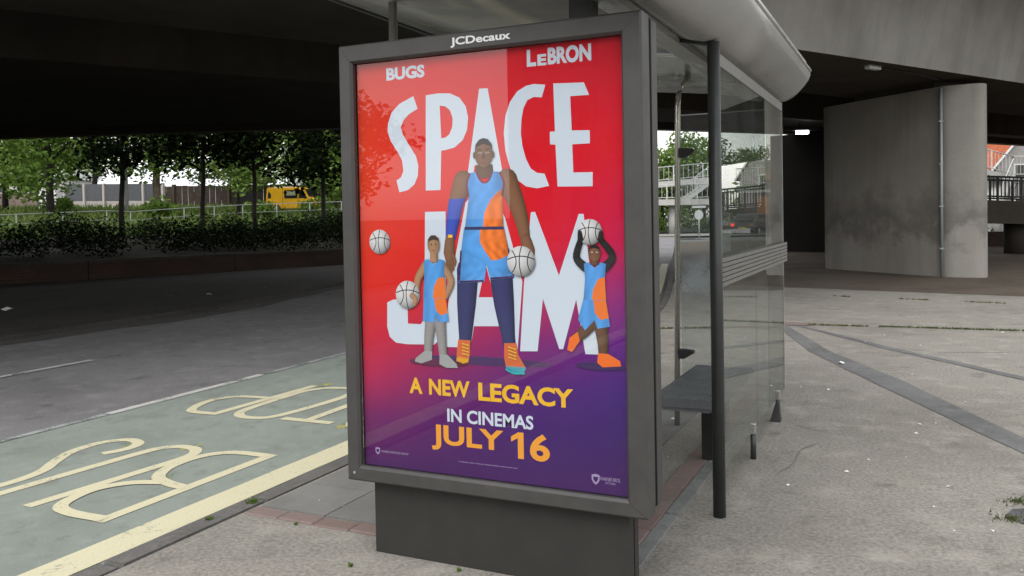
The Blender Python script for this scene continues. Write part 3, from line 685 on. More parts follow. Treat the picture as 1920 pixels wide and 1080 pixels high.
TITLE = {
'S': [[(0.2847,1.5933),(0.3043,1.5387),(0.2609,1.5184),(0.2328,1.4935),(0.2186,1.4642),(0.2312,1.4299),(0.2653,1.3779),(0.2917,1.3399),(0.3023,1.2994),(0.299,1.2562),(0.2809,1.2202),(0.249,1.1977),(0.2053,1.1889),(0.1923,1.2399),(0.2148,1.2526),(0.2274,1.279),(0.2229,1.3229),(0.2017,1.3609),(0.167,1.4099),(0.152,1.4513),(0.1553,1.4849),(0.1741,1.531),(0.2148,1.5651)]],
'P': [[(0.3458,1.5919),(0.4053,1.5953),(0.4617,1.5909),(0.5058,1.57),(0.5344,1.5323),(0.5444,1.4864),(0.5381,1.4351),(0.5166,1.3943),(0.4789,1.367),(0.4338,1.3575),(0.4149,1.3571),(0.4073,1.193),(0.3362,1.1931)],[(0.4117,1.5443),(0.438,1.5392),(0.4601,1.5213),(0.472,1.4879),(0.4697,1.4522),(0.454,1.4205),(0.435,1.4098),(0.4161,1.4083)]],
'A': [[(0.5978,1.5995),(0.6363,1.5981),(0.7075,1.1929),(0.6592,1.1943),(0.6399,1.2943),(0.5693,1.2883),(0.5561,1.1866),(0.5252,1.1875)]],
'C': [[(0.8898,1.5914),(0.8405,1.5986),(0.8062,1.5939),(0.7678,1.575),(0.7357,1.5366),(0.7135,1.4812),(0.705,1.4121),(0.7106,1.342),(0.7302,1.2714),(0.7573,1.2261),(0.7983,1.1963),(0.8461,1.1867),(0.8984,1.1944),(0.8798,1.2435),(0.8473,1.2479),(0.8203,1.2665),(0.8005,1.3062),(0.7863,1.3571),(0.7804,1.4077),(0.7843,1.464),(0.7941,1.5072),(0.8119,1.5372),(0.8395,1.5476),(0.8734,1.5432)]],
'E': [[(0.9234,1.5936),(1.0507,1.5874),(1.0711,1.5379),(0.9932,1.539),(0.9973,1.4062),(1.0707,1.403),(1.0711,1.3527),(0.9983,1.3523),(1.001,1.2432),(1.0801,1.242),(1.0792,1.1875),(0.9339,1.1908),(0.9283,1.3547),(0.9055,1.3572),(0.9051,1.4067),(0.9272,1.4066)]],
'J': [[(0.3304,1.1032),(0.4294,1.1034),(0.4200,0.6225),(0.3993,0.5725),(0.3621,0.5439),(0.2293,0.5391),(0.1718,0.5436),(0.1407,0.5669),(0.1289,0.6116),(0.1316,0.7158),(0.162,0.7289),(0.2341,0.7307),(0.234,0.6278),(0.2983,0.6273),(0.3137,0.6471),(0.3197,0.7612)]],
'A2': [[(0.5648,1.1774),(0.6493,1.175),(0.7038,1.072),(0.7752,0.8156),(0.749,0.5434),(0.6927,0.5385),(0.6743,0.6333),(0.5528,0.6287),(0.5352,0.5398),(0.4038,0.5362),(0.4551,0.8456),(0.5249,1.1371)],[(0.6124,0.8817),(0.6494,0.7501),(0.5772,0.7484)]],
'M': [[(0.8181,1.0926),(0.8363,1.0942),(0.9334,0.8423),(1.0205,1.0823),(1.0405,1.0819),(1.0983,0.5396),(1.0386,0.5385),(1.0041,0.7496),(0.9458,0.5535),(0.9294,0.5527),(0.8637,0.7495),(0.8364,0.5394),(0.760,0.5356),(0.7824,0.8081)]]}
def fill(polys, y):
    c = bpy.data.curves.new('fill', 'CURVE'); c.dimensions = '2D'; c.fill_mode = 'BOTH'
    for P in polys:
        s = c.splines.new('POLY'); s.points.add(len(P)-1); s.use_cyclic_u = True
        for p, q in zip(s.points, P): p.co = (q[0], q[1], 0, 1)
    o = bpy.data.objects.new('fill', c); COL.objects.link(o)
    dg = bpy.context.evaluated_depsgraph_get(); dg.update(); m = bpy.data.meshes.new_from_object(o.evaluated_get(dg))
    bpy.data.objects.remove(o); bpy.data.curves.remove(c)
    for v in m.vertices: v.co = (v.co.x, y, v.co.y)
    m.update(); return m
def smooth_poly(P, sub=3):
    return P
LY = -0.0006
for k, polys in TITLE.items():
    link('title_letter', fill(polys, LY if k != 'M' else LY-0.0003), M['inkwhite'], poster)
def lettering(body, x0, x1, z0, z1, m, bold=0.02, rise=0.0, name='lettering'):
    return link(name, text_mesh(body, x0, x1, z0, z1, LY, bold, 0, rise), m, poster)
lettering('BUGS', 0.152, 0.342, 1.668, 1.722, M['inkwhite'], 0.045)
lettering('L', 0.812, 0.852, 1.668, 1.735, M['inkwhite'], 0.045); lettering('E', 0.858, 0.896, 1.668, 1.712, M['inkwhite'], 0.045)
lettering('BRON', 0.902, 1.082, 1.668, 1.735, M['inkwhite'], 0.045)
lettering('A', 0.235, 0.300, 0.330, 0.398, M['inkyellow'], 0.035); lettering('NEW', 0.332, 0.527, 0.330, 0.398, M['inkyellow'], 0.035); lettering('LEGACY', 0.567, 0.985, 0.322, 0.398, M['inkyellow'], 0.035)
lettering('IN CINEMAS', 0.418, 0.812, 0.222, 0.278, M['inkwhite'], 0.026)
lettering('JULY', 0.340, 0.678, 0.098, 0.206, M['inkorange'], 0.03); link('lettering', fill([[(0.742,0.100),(0.768,0.100),(0.768,0.207),(0.744,0.207),(0.712,0.187),(0.712,0.166),(0.742,0.183)]], LY), M['inkorange'], poster); lettering('6', 0.795, 0.882, 0.098, 0.208, M['inkorange'], 0.03)
lettering('WARNER ANIMATION GROUP', 0.085, 0.222, 0.060, 0.069, M['inkpale'], 0.0, name='small_print')
lettering('WARNER BROS.', 1.090, 1.172, 0.052, 0.066, M['inkpale'], 0.0, name='small_print'); lettering('PICTURES', 1.112, 1.152, 0.040, 0.048, M['inkpale'], 0.0, name='small_print')
for (x, z, s) in ((0.066,0.065,0.012),(1.072,0.055,0.016)):
    link('shield_emblem', fill([[(x-s,z+s),(x,z+s*1.25),(x+s,z+s),(x+s,z-s*.2),(x+s*.6,z-s*.9),(x,z-s*1.4),(x-s*.6,z-s*.9),(x-s,z-s*.2)],[(x-s*.65,z+s*.55),(x+s*.65,z+s*.55),(x+s*.6,z-s*.2),(x,z-s*.85),(x-s*.6,z-s*.2)]], LY), M['inkpale'], poster)
fp = MB()
for k in range(40):
    x = 0.47+k*0.0068; w = random.uniform(.002,.005); fp.add([(x,LY,0.058),(x+w,LY,0.058),(x+w,LY,0.061),(x,LY,0.061)], [(0,1,2,3)])
fp.build('small_print', M['inkpale'], poster, recalc=False)

# printed figures: plain players and balls, layered inks
class Print:
    def __init__(s, y0=-0.0012): s.b = MB(); s.c = []; s.y = y0
    def poly(s, P, col, shade=None):
        # P outline; shade(x,z)->factor for printed modelling
        s.y -= 0.0001
        m = fill([P], 0.0); bm = bmesh.new(); bm.from_mesh(m)
        bmesh.ops.triangulate(bm, faces=bm.faces[:]); 
        bmesh.ops.subdivide_edges(bm, edges=bm.edges[:], cuts=4, use_grid_fill=True)
        bm.verts.ensure_lookup_table(); n0 = len(s.b.v)
        vs_ = [(v.co.x, s.y, v.co.z) for v in bm.verts]; fs = [tuple(v.index for v in f.verts) for f in bm.faces]
        s.b.add(vs_, fs)
        for v in bm.verts:
            k = shade(v.co.x, v.co.z) if shade else 1.0
            cc = col(v.co.x, v.co.z) if callable(col) else col
            s.c.append((min(1,cc[0]*k), min(1,cc[1]*k), min(1,cc[2]*k), 1))
        bm.free(); bpy.data.meshes.remove(m)
    def limb(s, pts, rad, col, round_=True):
        pts = [Vector((p[0],p[1])) for p in pts]
        # smooth centre line
        Q, RR = [], []
        n = len(pts)
        for i in range(n-1):
            p0 = pts[max(i-1,0)]; p1 = pts[i]; p2 = pts[i+1]; p3 = pts[min(i+2,n-1)]
            for k in range(5):
                t = k/5; Q.append(0.5*((2*p1)+(p2-p0)*t+(2*p0-5*p1+4*p2-p3)*t*t+(3*p1-p0-3*p2+p3)*t**3)); RR.append(rad[i]+(rad[i+1]-rad[i])*t)
        Q.append(pts[-1]); RR.append(rad[-1])
        Lp, Rp = [], []
        for i, q in enumerate(Q):
            t = (Q[min(i+1,len(Q)-1)]-Q[max(i-1,0)]).normalized(); nn = Vector((-t.y,t.x))
            Lp.append(q+nn*RR[i]); Rp.append(q-nn*RR[i])
        P = [tuple(p) for p in Lp]
        if round_:
            t = (Q[-1]-Q[-2]).normalized(); nn = Vector((-t.y,t.x)); P += [tuple(Q[-1]+(nn*math.cos(a)+t*math.sin(a))*RR[-1]) for a in (0.5,1.0,1.57,2.14,2.64)]
        P += [tuple(p) for p in reversed(Rp)]
        if round_:
            t = -(Q[1]-Q[0]).normalized(); nn = Vector((-t.y,t.x)); P += [tuple(Q[0]+(nn*math.cos(a)+t*math.sin(a))*RR[0]) for a in (0.5,1.0,1.57,2.14,2.64)]
        def sh(x, z):
            dmin = min(((Vector((x,z))-q).length/max(1e-4,RR[i]), (x-q.x)/max(1e-4,RR[i])) for i, q in enumerate(Q))
            return 1.22-0.52*min(1.2,dmin[0])**2-0.24*dmin[1]
        s.poly(P, col, sh)
    def ell(s, cx, cz, rx, rz, col, shade=None, n=20):
        s.poly([(cx+rx*math.cos(6.2832*k/n), cz+rz*math.sin(6.2832*k/n)) for k in range(n)], col, shade)
    def ball(s, cx, cz, r_):
        s.y -= 0.0001; rings = 5; n = 28; vs_ = [(cx,s.y,cz)]; 
        sh = lambda x, z: 0.10+0.52*max(0, 1-(((x+0.35*r_)/r_)**2+((z-0.40*r_)/r_)**2)*0.42)
        s.c.append((sh(0,0),)*3+(1,)) 
        for k in range(1, rings+1):
            for j in range(n):
                x, z = r_*k/rings*math.cos(6.2832*j/n), r_*k/rings*math.sin(6.2832*j/n); vs_.append((cx+x,s.y,cz+z)); q = sh(x,z); s.c.append((q,q,q*1.02,1))
        fs = [(0,1+j,1+(j+1) % n) for j in range(n)]
        for k in range(rings-1):
            for j in range(n): fs.append((1+k*n+j,1+(k+1)*n+j,1+(k+1)*n+(j+1) % n,1+k*n+(j+1) % n))
        s.b.add(vs_, fs)
        blk = (0.03,0.03,0.035)
        def arc(f):
            s.y -= 0.00005
            P = [f(t/14) for t in range(15)]; w = r_*0.035; vv = []
            for i, p in enumerate(P):
                t = Vector((P[min(i+1,14)][0]-P[max(i-1,0)][0], P[min(i+1,14)][1]-P[max(i-1,0)][1])).normalized()
                vv += [(cx+p[0]-t.y*w,s.y,cz+p[1]+t.x*w),(cx+p[0]+t.y*w,s.y,cz+p[1]-t.x*w)]
            s.b.add(vv, [(2*i,2*i+1,2*i+3,2*i+2) for i in range(14)]); s.c += [blk+(1,)]*30
        arc(lambda t: (-r_*.97+1.94*r_*t, r_*(.12+.22*(1-(2*t-1)**2))))
        arc(lambda t: (r_*(.05-.18*(1-(2*t-1)**2)), -r_*.98+1.96*r_*t))
        arc(lambda t: (-r_*(.35+.30*(2*t-1)**2), r_*(-.72+1.44*t)))
        arc(lambda t: (r_*(.45+.22*(2*t-1)**2), r_*(-.70+1.4*t)))
    def done(s, name, label=None):
        o = colored(name, s.b, s.c, poster)
        if label: o['label'] = label
        return o
SKIN = (0.17,0.082,0.046); SKD = (0.10,0.05,0.03); BLU = (0.075,0.27,0.62); ORG = (0.70,0.16,0.025); NVY = (0.028,0.03,0.10); RBL = (0.03,0.06,0.36)
BLKS = (0.02,0.018,0.018)
def kit(x0, z0, sl):
    # blue kit with an orange flash below a slanting curve
    return lambda x, z: (ORG if (x-x0)*1.0 + 0.25*math.sin((z-z0)*14) > (z-z0)*sl else BLU)
pm = Print()
# central player, plain
pm.ell(0.60,0.487,0.30,0.018,(0.06,0.025,0.10))
pm.limb([(0.530,0.86),(0.520,0.72),(0.512,0.585),(0.508,0.53)],[0.052,0.044,0.030,0.026],NVY)
pm.limb([(0.680,0.86),(0.693,0.72),(0.708,0.60),(0.716,0.53)],[0.054,0.045,0.031,0.027],NVY)
pm.poly([(0.478,0.57),(0.535,0.57),(0.532,0.51),(0.522,0.475),(0.488,0.468),(0.468,0.480),(0.470,0.52)], lambda x,z: (0.55,0.12,0.04) if z > 0.495 else (0.62,0.30,0.02))
pm.poly([(0.690,0.565),(0.745,0.568),(0.752,0.52),(0.785,0.468),(0.775,0.450),(0.730,0.450),(0.696,0.468),(0.688,0.51)], lambda x,z: (0.55,0.12,0.04) if z > 0.472 else (0.05,0.30,0.38))
pm.poly([(0.516,1.035),(0.700,1.035),(0.716,0.96),(0.742,0.83),(0.632,0.822),(0.616,0.885),(0.606,0.812),(0.486,0.806),(0.500,0.94)], BLU, lambda x,z: 1.12-0.45*min(1,abs(x-0.60)/0.125)**2+0.16*math.sin(x*120+z*40+3*math.sin(z*30)))
pm.poly([(0.590,1.034),(0.699,1.034),(0.715,0.96),(0.722,0.925),(0.680,0.905),(0.640,0.90),(0.615,0.93),(0.588,0.975)], ORG, lambda x,z: 1.05-0.35*max(0,(x-0.66)/0.06)+0.28*math.sin(x*130+z*50+3*math.sin(z*40)))
pm.limb([(0.516,1.225),(0.482,1.14),(0.464,1.06),(0.450,0.985)],[0.046,0.036,0.031,0.022],lambda x,z: SKIN if z > 1.155 else RBL)
pm.limb([(0.448,0.985),(0.444,0.93),(0.446,0.885)],[0.022,0.027,0.013],SKIN)
pm.limb([(0.716,1.225),(0.752,1.14),(0.775,1.07),(0.792,0.99)],[0.046,0.037,0.031,0.022],SKIN)
pm.limb([(0.794,0.985),(0.806,0.94),(0.808,0.90)],[0.023,0.028,0.018],SKIN)
pm.limb([(0.615,1.29),(0.615,1.235)],[0.037,0.044],SKD,False)
pm.poly([(0.578,1.262),(0.548,1.258),(0.532,1.215),(0.540,1.15),(0.520,1.03),(0.698,1.03),(0.694,1.15),(0.703,1.215),(0.684,1.258),(0.652,1.262),(0.636,1.228),(0.615,1.218),(0.595,1.228)], BLU, lambda x,z: 1.14-0.5*min(1.1,abs(x-0.605)/0.09)**2+0.10*math.sin(x*110-z*45+2*math.sin(z*35)))
pm.poly([(0.603,1.031),(0.697,1.031),(0.694,1.15),(0.698,1.19),(0.670,1.175),(0.640,1.145),(0.612,1.095)], ORG, lambda x,z: 1.12-0.55*max(0,(x-0.63)/0.07)**2+0.20*math.sin(x*100-z*60+2*math.sin(z*40)))
pm.poly([(0.520,1.038),(0.698,1.038),(0.699,1.026),(0.519,1.026)], NVY)
for st_ in ([(0.578,1.262),(0.595,1.228),(0.615,1.217),(0.636,1.228),(0.652,1.262)], [(0.549,1.257),(0.533,1.215),(0.541,1.16)], [(0.683,1.257),(0.702,1.215),(0.693,1.16)]): pm.limb(st_, [0.0042]*len(st_), (0.20,0.02,0.05), False)
for st_ in ([(0.500,0.94),(0.488,0.815)], [(0.716,0.95),(0.738,0.84)], [(0.490,0.811),(0.604,0.817)], [(0.634,0.827),(0.738,0.835)]): pm.limb(st_, [0.0035]*2, (0.10,0.03,0.12), False)
for cx_, cz_, sg_ in ((0.446,0.887,1), (0.808,0.905,-1)):
    for q_ in range(4): pm.limb([(cx_+(q_-1.5)*0.009,cz_+0.01),(cx_+(q_-1.5)*0.010+sg_*0.002,cz_-0.022+abs(q_-1.5)*0.005),(cx_+(q_-1.5)*0.008+sg_*0.006,cz_-0.038+abs(q_-1.5)*0.007)], [0.0052,0.0048,0.0035], SKIN)
    pm.limb([(cx_+sg_*0.016,cz_+0.035),(cx_+sg_*0.026,cz_+0.010),(cx_+sg_*0.024,cz_-0.008)], [0.008,0.0065,0.004], SKIN)
pm.limb([(0.441,1.000),(0.462,1.000)], [0.007,0.007], (0.70,0.42,0.03), False)
for z_ in (0.555,0.541,0.527,0.514): pm.limb([(0.500,z_),(0.527,z_-0.006)], [0.0028]*2, (0.75,0.45,0.05)); pm.limb([(0.712,z_-0.004),(0.742,z_-0.012)], [0.0028]*2, (0.75,0.45,0.05))
pm.limb([(0.468,0.474),(0.490,0.466),(0.524,0.474)], [0.0045]*3, (0.10,0.02,0.02), False); pm.limb([(0.697,0.462),(0.732,0.447),(0.780,0.449)], [0.005]*3, (0.02,0.35,0.40), False)
pm.ell(0.615,1.334,0.041,0.056,SKIN,lambda x,z: 1.15-0.4*abs(x-0.610)/0.041)
pm.ell(0.573,1.330,0.007,0.014,SKD); pm.ell(0.657,1.330,0.007,0.014,SKD)
pm.poly([(0.575,1.345),(0.578,1.372),(0.595,1.392),(0.615,1.398),(0.636,1.392),(0.652,1.372),(0.655,1.345),(0.646,1.364),(0.615,1.374),(0.584,1.364)], BLKS)
for sx in (-1, 1):
    pm.ell(0.615+sx*0.017,1.338,0.0075,0.0035,(0.5,0.48,0.45),n=10); pm.ell(0.615+sx*0.017,1.338,0.0032,0.0035,BLKS,n=8)
    pm.poly([(0.615+sx*0.008,1.348),(0.615+sx*0.026,1.351),(0.615+sx*0.026,1.354),(0.615+sx*0.008,1.352)], BLKS)
pm.poly([(0.611,1.335),(0.619,1.335),(0.625,1.316),(0.615,1.312),(0.605,1.316)], SKD)
pm.poly([(0.600,1.300),(0.630,1.300),(0.624,1.294),(0.606,1.294)], (0.18,0.06,0.05))
pm.ball(0.774,0.897,0.062)
pm.done('printed_player', 'tall player in blue and orange kit in the poster centre')
# teammate on the left, plain
pm = Print(); pm.y = -0.0052
pm.ell(0.37,0.47,0.13,0.016,(0.10,0.02,0.06))
GRY = (0.22,0.21,0.21); TAN = (0.32,0.18,0.10)
pm.limb([(0.350,0.64),(0.338,0.56),(0.335,0.50)],[0.028,0.022,0.018],GRY); pm.limb([(0.395,0.64),(0.402,0.56),(0.408,0.49)],[0.028,0.022,0.018],GRY)
pm.poly([(0.316,0.515),(0.354,0.515),(0.352,0.480),(0.300,0.462),(0.268,0.468),(0.272,0.482)], (0.30,0.30,0.31)); pm.poly([(0.390,0.505),(0.428,0.505),(0.470,0.468),(0.476,0.452),(0.420,0.450),(0.388,0.464)], (0.30,0.30,0.31))
pm.poly([(0.318,0.745),(0.424,0.745),(0.438,0.645),(0.382,0.640),(0.374,0.67),(0.366,0.638),(0.312,0.642)], BLU, lambda x,z: 1+0.15*math.sin(x*110))
pm.poly([(0.368,0.744),(0.424,0.744),(0.433,0.68),(0.400,0.668),(0.376,0.69)], ORG)
pm.limb([(0.412,0.875),(0.452,0.815),(0.424,0.750)],[0.020,0.017,0.014],TAN)
pm.limb([(0.330,0.875),(0.294,0.825),(0.282,0.765)],[0.020,0.017,0.014],TAN)
pm.poly([(0.346,0.905),(0.322,0.898),(0.324,0.84),(0.316,0.74),(0.426,0.74),(0.420,0.84),(0.424,0.898),(0.398,0.905),(0.372,0.880)], BLU, lambda x,z: 1.12-0.5*min(1.1,abs(x-0.368)/0.055)**2+0.08*math.sin(x*150-z*60))
pm.poly([(0.362,0.741),(0.426,0.741),(0.420,0.83),(0.390,0.825),(0.370,0.79)], ORG)
pm.limb([(0.372,0.93),(0.372,0.892)],[0.017,0.020],TAN,False)
pm.ell(0.372,0.962,0.029,0.038,TAN,lambda x,z: 1.12-0.4*abs(x-0.368)/0.029)
pm.poly([(0.342,0.966),(0.346,0.99),(0.360,1.004),(0.380,1.005),(0.397,0.992),(0.402,0.966),(0.394,0.982),(0.372,0.986),(0.350,0.980)], (0.05,0.03,0.02))
for sx in (-1,1): pm.ell(0.372+sx*0.011,0.966,0.004,0.003,BLKS,n=8)
pm.poly([(0.363,0.943),(0.381,0.943),(0.377,0.939),(0.367,0.939)], (0.25,0.07,0.06))
pm.ball(0.240,0.752,0.060); pm.limb([(0.262,0.748),(0.278,0.735),(0.272,0.712)],[0.013,0.012,0.008],TAN)
pm.done('printed_player', 'short player in grey socks with a ball at the poster left')
# teammate on the right, plain
pm = Print(); pm.y = -0.0052
pm.ell(1.10,0.495,0.10,0.014,(0.04,0.02,0.09))
pm.limb([(1.065,0.66),(1.030,0.62),(1.000,0.60)],[0.028,0.022,0.017],SKD); pm.limb([(1.105,0.65),(1.112,0.58),(1.112,0.52)],[0.028,0.021,0.017],SKD)
pm.poly([(1.010,0.625),(1.018,0.590),(0.985,0.545),(0.965,0.552),(0.975,0.60)], (0.72,0.14,0.02)); pm.poly([(1.092,0.545),(1.132,0.545),(1.180,0.520),(1.184,0.500),(1.110,0.492),(1.088,0.508)], (0.72,0.14,0.02))
pm.poly([(1.036,0.755),(1.126,0.755),(1.142,0.650),(1.092,0.640),(1.080,0.672),(1.040,0.632),(1.012,0.672)], BLU, lambda x,z: 1+0.15*math.sin(x*110))
pm.poly([(1.076,0.754),(1.126,0.754),(1.138,0.682),(1.104,0.674),(1.082,0.70)], ORG)
pm.limb([(1.046,0.875),(1.010,0.915),(1.030,0.985)],[0.018,0.015,0.012],BLKS); pm.limb([(1.124,0.875),(1.156,0.920),(1.108,0.985)],[0.018,0.015,0.012],BLKS)
pm.poly([(1.060,0.895),(1.040,0.890),(1.044,0.83),(1.036,0.75),(1.128,0.75),(1.124,0.83),(1.130,0.890),(1.108,0.895),(1.084,0.874)], BLU, lambda x,z: 1.12-0.5*min(1.1,abs(x-1.080)/0.05)**2+0.08*math.sin(x*150-z*60))
pm.poly([(1.070,0.751),(1.128,0.751),(1.124,0.84),(1.096,0.83),(1.076,0.79)], ORG)
pm.limb([(1.084,0.915),(1.084,0.885)],[0.015,0.018],SKD,False)
pm.ell(1.084,0.930,0.025,0.030,SKIN,lambda x,z: 1.12-0.4*abs(x-1.08)/0.025)
pm.poly([(1.058,0.932),(1.062,0.952),(1.074,0.963),(1.094,0.963),(1.106,0.952),(1.110,0.932),(1.102,0.946),(1.084,0.950),(1.066,0.946)], BLKS)
for sx in (-1,1): pm.ell(1.084+sx*0.010,0.934,0.0036,0.0026,(0.5,0.5,0.5),n=8)
pm.ball(1.067,1.012,0.050); pm.limb([(1.028,0.985),(1.026,1.01)],[0.012,0.009],BLKS); pm.limb([(1.110,0.985),(1.112,1.008)],[0.012,0.009],BLKS)
pm.done('printed_player', 'player lifting a ball overhead at the poster right')
pm = Print(); pm.y = -0.0045; pm.ball(0.102,0.978,0.053); pm.done('printed_ball')

# ------------------------------------------------------------------ bus shelter
sh = thing('bus_shelter', 'grey and steel bus shelter with curved canopy and dirty glass behind the poster panel', 'bus shelter', (0,0,0))
MB().tube([(1.333,1.026,0),(1.333,1.026,2.285)], 0.0305, 20).build('post', M['post'], sh)
# canopy: glossy lining, then the matt rear wing that curls up
Y0, Y1 = -0.25, 3.52
li_ = [(-0.255,2.505),(0.05,2.482),(0.388,2.434),(0.60,2.412),(0.813,2.388),(1.0,2.356),(1.10,2.334),(1.17,2.318)]
ln = MB().extr_y(li_+[(1.17,2.35),(0.6,2.46),(-0.255,2.53)], Y0, Y1, True); o = ln.build('canopy_lining', M['ceiling'], sh)
w_ = [(1.180,2.317),(1.24,2.300),(1.29,2.289),(1.33,2.292),(1.366,2.306),(1.40,2.328),(1.428,2.353),(1.455,2.380),(1.480,2.410),(1.498,2.435),(1.510,2.465),(1.512,2.50)]
wg = MB().extr_y(w_+[(1.496,2.505),(1.47,2.44),(1.40,2.365),(1.33,2.325),(1.18,2.345)], Y0, Y1, True); wg.build('canopy_wing', M['wing'], sh)
tp = MB().extr_y([(-0.255,2.532),(0.6,2.50),(1.2,2.42),(1.47,2.52),(1.49,2.56),(1.2,2.62),(0.5,2.66),(-0.255,2.60)], Y0+.01, Y1-.01); tp.build('canopy_top', M['wing'], sh)
MB().box(-0.275,-0.257,Y0,Y1,2.495,2.61).build('front_fascia', M['post'], sh)
prof = li_+w_
rim = MB()
for (ya, yb_, dz) in ((3.521,3.545,0.0),):
    P = [(x, z-0.006) for x, z in prof]; Q = [(x, z+0.03) for x, z in prof]; n = len(P)
    rim.add([(x,ya,z) for x,z in P]+[(x,yb_,z) for x,z in P]+[(x,yb_,z) for x,z in Q]+[(x,ya,z) for x,z in Q],
            [(k,k+1,n+k+1,n+k) for k in range(n-1)]+[(n+k,n+k+1,2*n+k+1,2*n+k) for k in range(n-1)]+[(3*n+k,3*n+k+1,k+1,k) for k in range(n-1)])
rim.build('end_trim', M['alu'], sh)
rg = MB(); P = [(x, z-0.012) for x, z in prof]; n = len(P)
rg.add([(x,3.546,z) for x,z in P]+[(x,3.56,z) for x,z in P]+[(x,3.56,z+.04) for x,z in P], [(k,k+1,n+k+1,n+k) for k in range(n-1)]+[(n+k,n+k+1,2*n+k+1,2*n+k) for k in range(n-1)])
rg.build('rubber_edge', M['gasket'], sh)
MB().tube([(1.514,Y0,2.496),(1.514,Y1,2.496)], 0.010, 10).build('wing_edge_trim', M['alu'], sh)
# ribs under the lining
rb = MB().extr_y([(1.02,2.330),(1.04,2.318),(1.12,2.300),(1.17,2.292),(1.175,2.312),(1.1,2.330),(1.02,2.350)], Y0+.05, Y1-.03); rb.build('roof_beam', M['wing'], sh)
br_ = MB(); br_.add([(1.02,1.01,2.335),(1.30,1.01,2.270),(1.345,1.01,2.265),(1.34,1.01,2.300),(1.02,1.01,2.345),(1.02,1.04,2.335),(1.30,1.04,2.270),(1.345,1.04,2.265),(1.34,1.04,2.300),(1.02,1.04,2.345)], [(0,1,2,3,4),(9,8,7,6,5),(0,5,6,1),(1,6,7,2),(2,7,8,3),(3,8,9,4),(4,9,5,0)]); br_.build('roof_bracket', M['post'], sh)
MB().box(0.955,1.055,0.10,0.165,2.219,2.349).build('panel_bracket', M['black'], sh)
# steel poles
MB().tube([(-0.002,0.30,0),(-0.002,0.30,2.479)], 0.021, 16).build('pole', M['chrome'], sh)
po = MB().tube([(0.700,2.7,0),(0.735,2.7,2.20),(0.742,2.7,2.29),(0.775,2.7,2.345),(0.815,2.7,2.40)], 0.019, 14); po = po.build('pole', M['chrome'], sh)
for z in (1.884, 0.508):
    b = MB(); xx = 0.703+0.035*z/2.2
    b.add([(xx+.012,2.665,z-.035),(xx+.05,2.665,z-.035),(xx+.115,2.665,z+.004),(xx+.115,2.665,z+.022),(xx+.05,2.665,z+.03),(xx+.012,2.665,z+.03)]+[(xx+.012,2.72,z-.035),(xx+.05,2.72,z-.035),(xx+.115,2.72,z+.004),(xx+.115,2.72,z+.022),(xx+.05,2.72,z+.03),(xx+.012,2.72,z+.03)],
          [(0,1,2,3,4,5),(11,10,9,8,7,6)]+[(k,(k+1) % 6,6+(k+1) % 6,6+k) for k in range(6)])
    b.build('glass_clamp', M['black'], sh, bevel=0.004)
# glass
def pane(x0, x1, y0, y1, z0, z1): return MB().box(x0, x1, y0, y1, z0, z1)
pane(1.314,1.322,1.064,2.236,0.17,2.20).build('glass_pane', M['glass'], sh)
stk = MB(); stk.add([(1.3115,1.08,1.262),(1.3115,1.50,1.262),(1.3115,1.50,1.372),(1.3115,1.08,1.372)], [(0,1,2,3)]); stk.build('notice_card', simple('pale_notice', (0.36,0.37,0.36), .6), sh, recalc=False)
ar = MB(); NN = 14; vv = []
for k in range(NN+1):
    a = R(5+62*k/NN); vv += [(1.311,1.02+.34*math.cos(a)*1.1,1.262+.105*math.sin(a)), (1.311,1.02+.37*math.cos(a)*1.1,1.262+.112*math.sin(a))]
ar.add(vv, [(2*k,2*k+1,2*k+3,2*k+2) for k in range(NN)]); ar.build('notice_arc', simple('teal_arc_print', (0.10,0.17,0.18), .6), sh, recalc=False)
pane(1.314,1.322,2.244,2.705,0.17,2.20).build('glass_pane', M['glass'], sh)
pane(1.314,1.322,2.712,3.43,0.17,2.20).build('glass_pane', M['glasstint'], sh)
e = pane(0.742,1.308,2.696,2.704,0.36,2.135).build('glass_pane', M['glassend'], sh); e['label'] = 'end glass pane smeared with whitish dirt'
MB().box(1.3105,1.3225,3.431,3.440,0.17,2.20).build('glass_edge', M['alu'], sh)
MB().box(1.311,1.325,1.062,3.43,2.201,2.262).build('top_channel', M['rail'], sh)
MB().box(0.742,1.308,2.694,2.706,2.1355,2.143).build('glass_edge', M['alu'], sh)
# kick rail with grooves: six slats on a backing
MB().box(1.324,1.332,1.07,3.43,1.112,1.246).build('rail_backing', M['post'], sh)
sm2 = MB().box(1.333,1.349,1.068,3.432,0,0.019).mesh('rail_slat'); sm2.materials.append(M['rail'])
for k in range(6): inst('rail_slat', sm2, sh, (0,0,1.108+k*0.0235))
# foot brackets
for (x, y) in ((1.318,2.08),(1.318,3.10)):
    MB().tube([(x,y,0),(x,y,0.155)], 0.017, 12).build('foot_stub', M['post'], sh)
    MB().box(x-.016,x+.016,y-.02,y+.02,0.150,0.215).build('foot_clamp', M['chrome'], sh, bevel=0.004)
b = MB(); b.add([(1.27,3.04,0),(1.34,3.04,0),(1.31,3.09,0.15),(1.27,3.12,0),(1.34,3.12,0),(1.325,3.09,0.15)], [(0,1,5,2),(1,4,5),(4,3,2,5),(3,0,2),(0,3,4,1)]); b.build('foot_gusset', M['black'], sh)
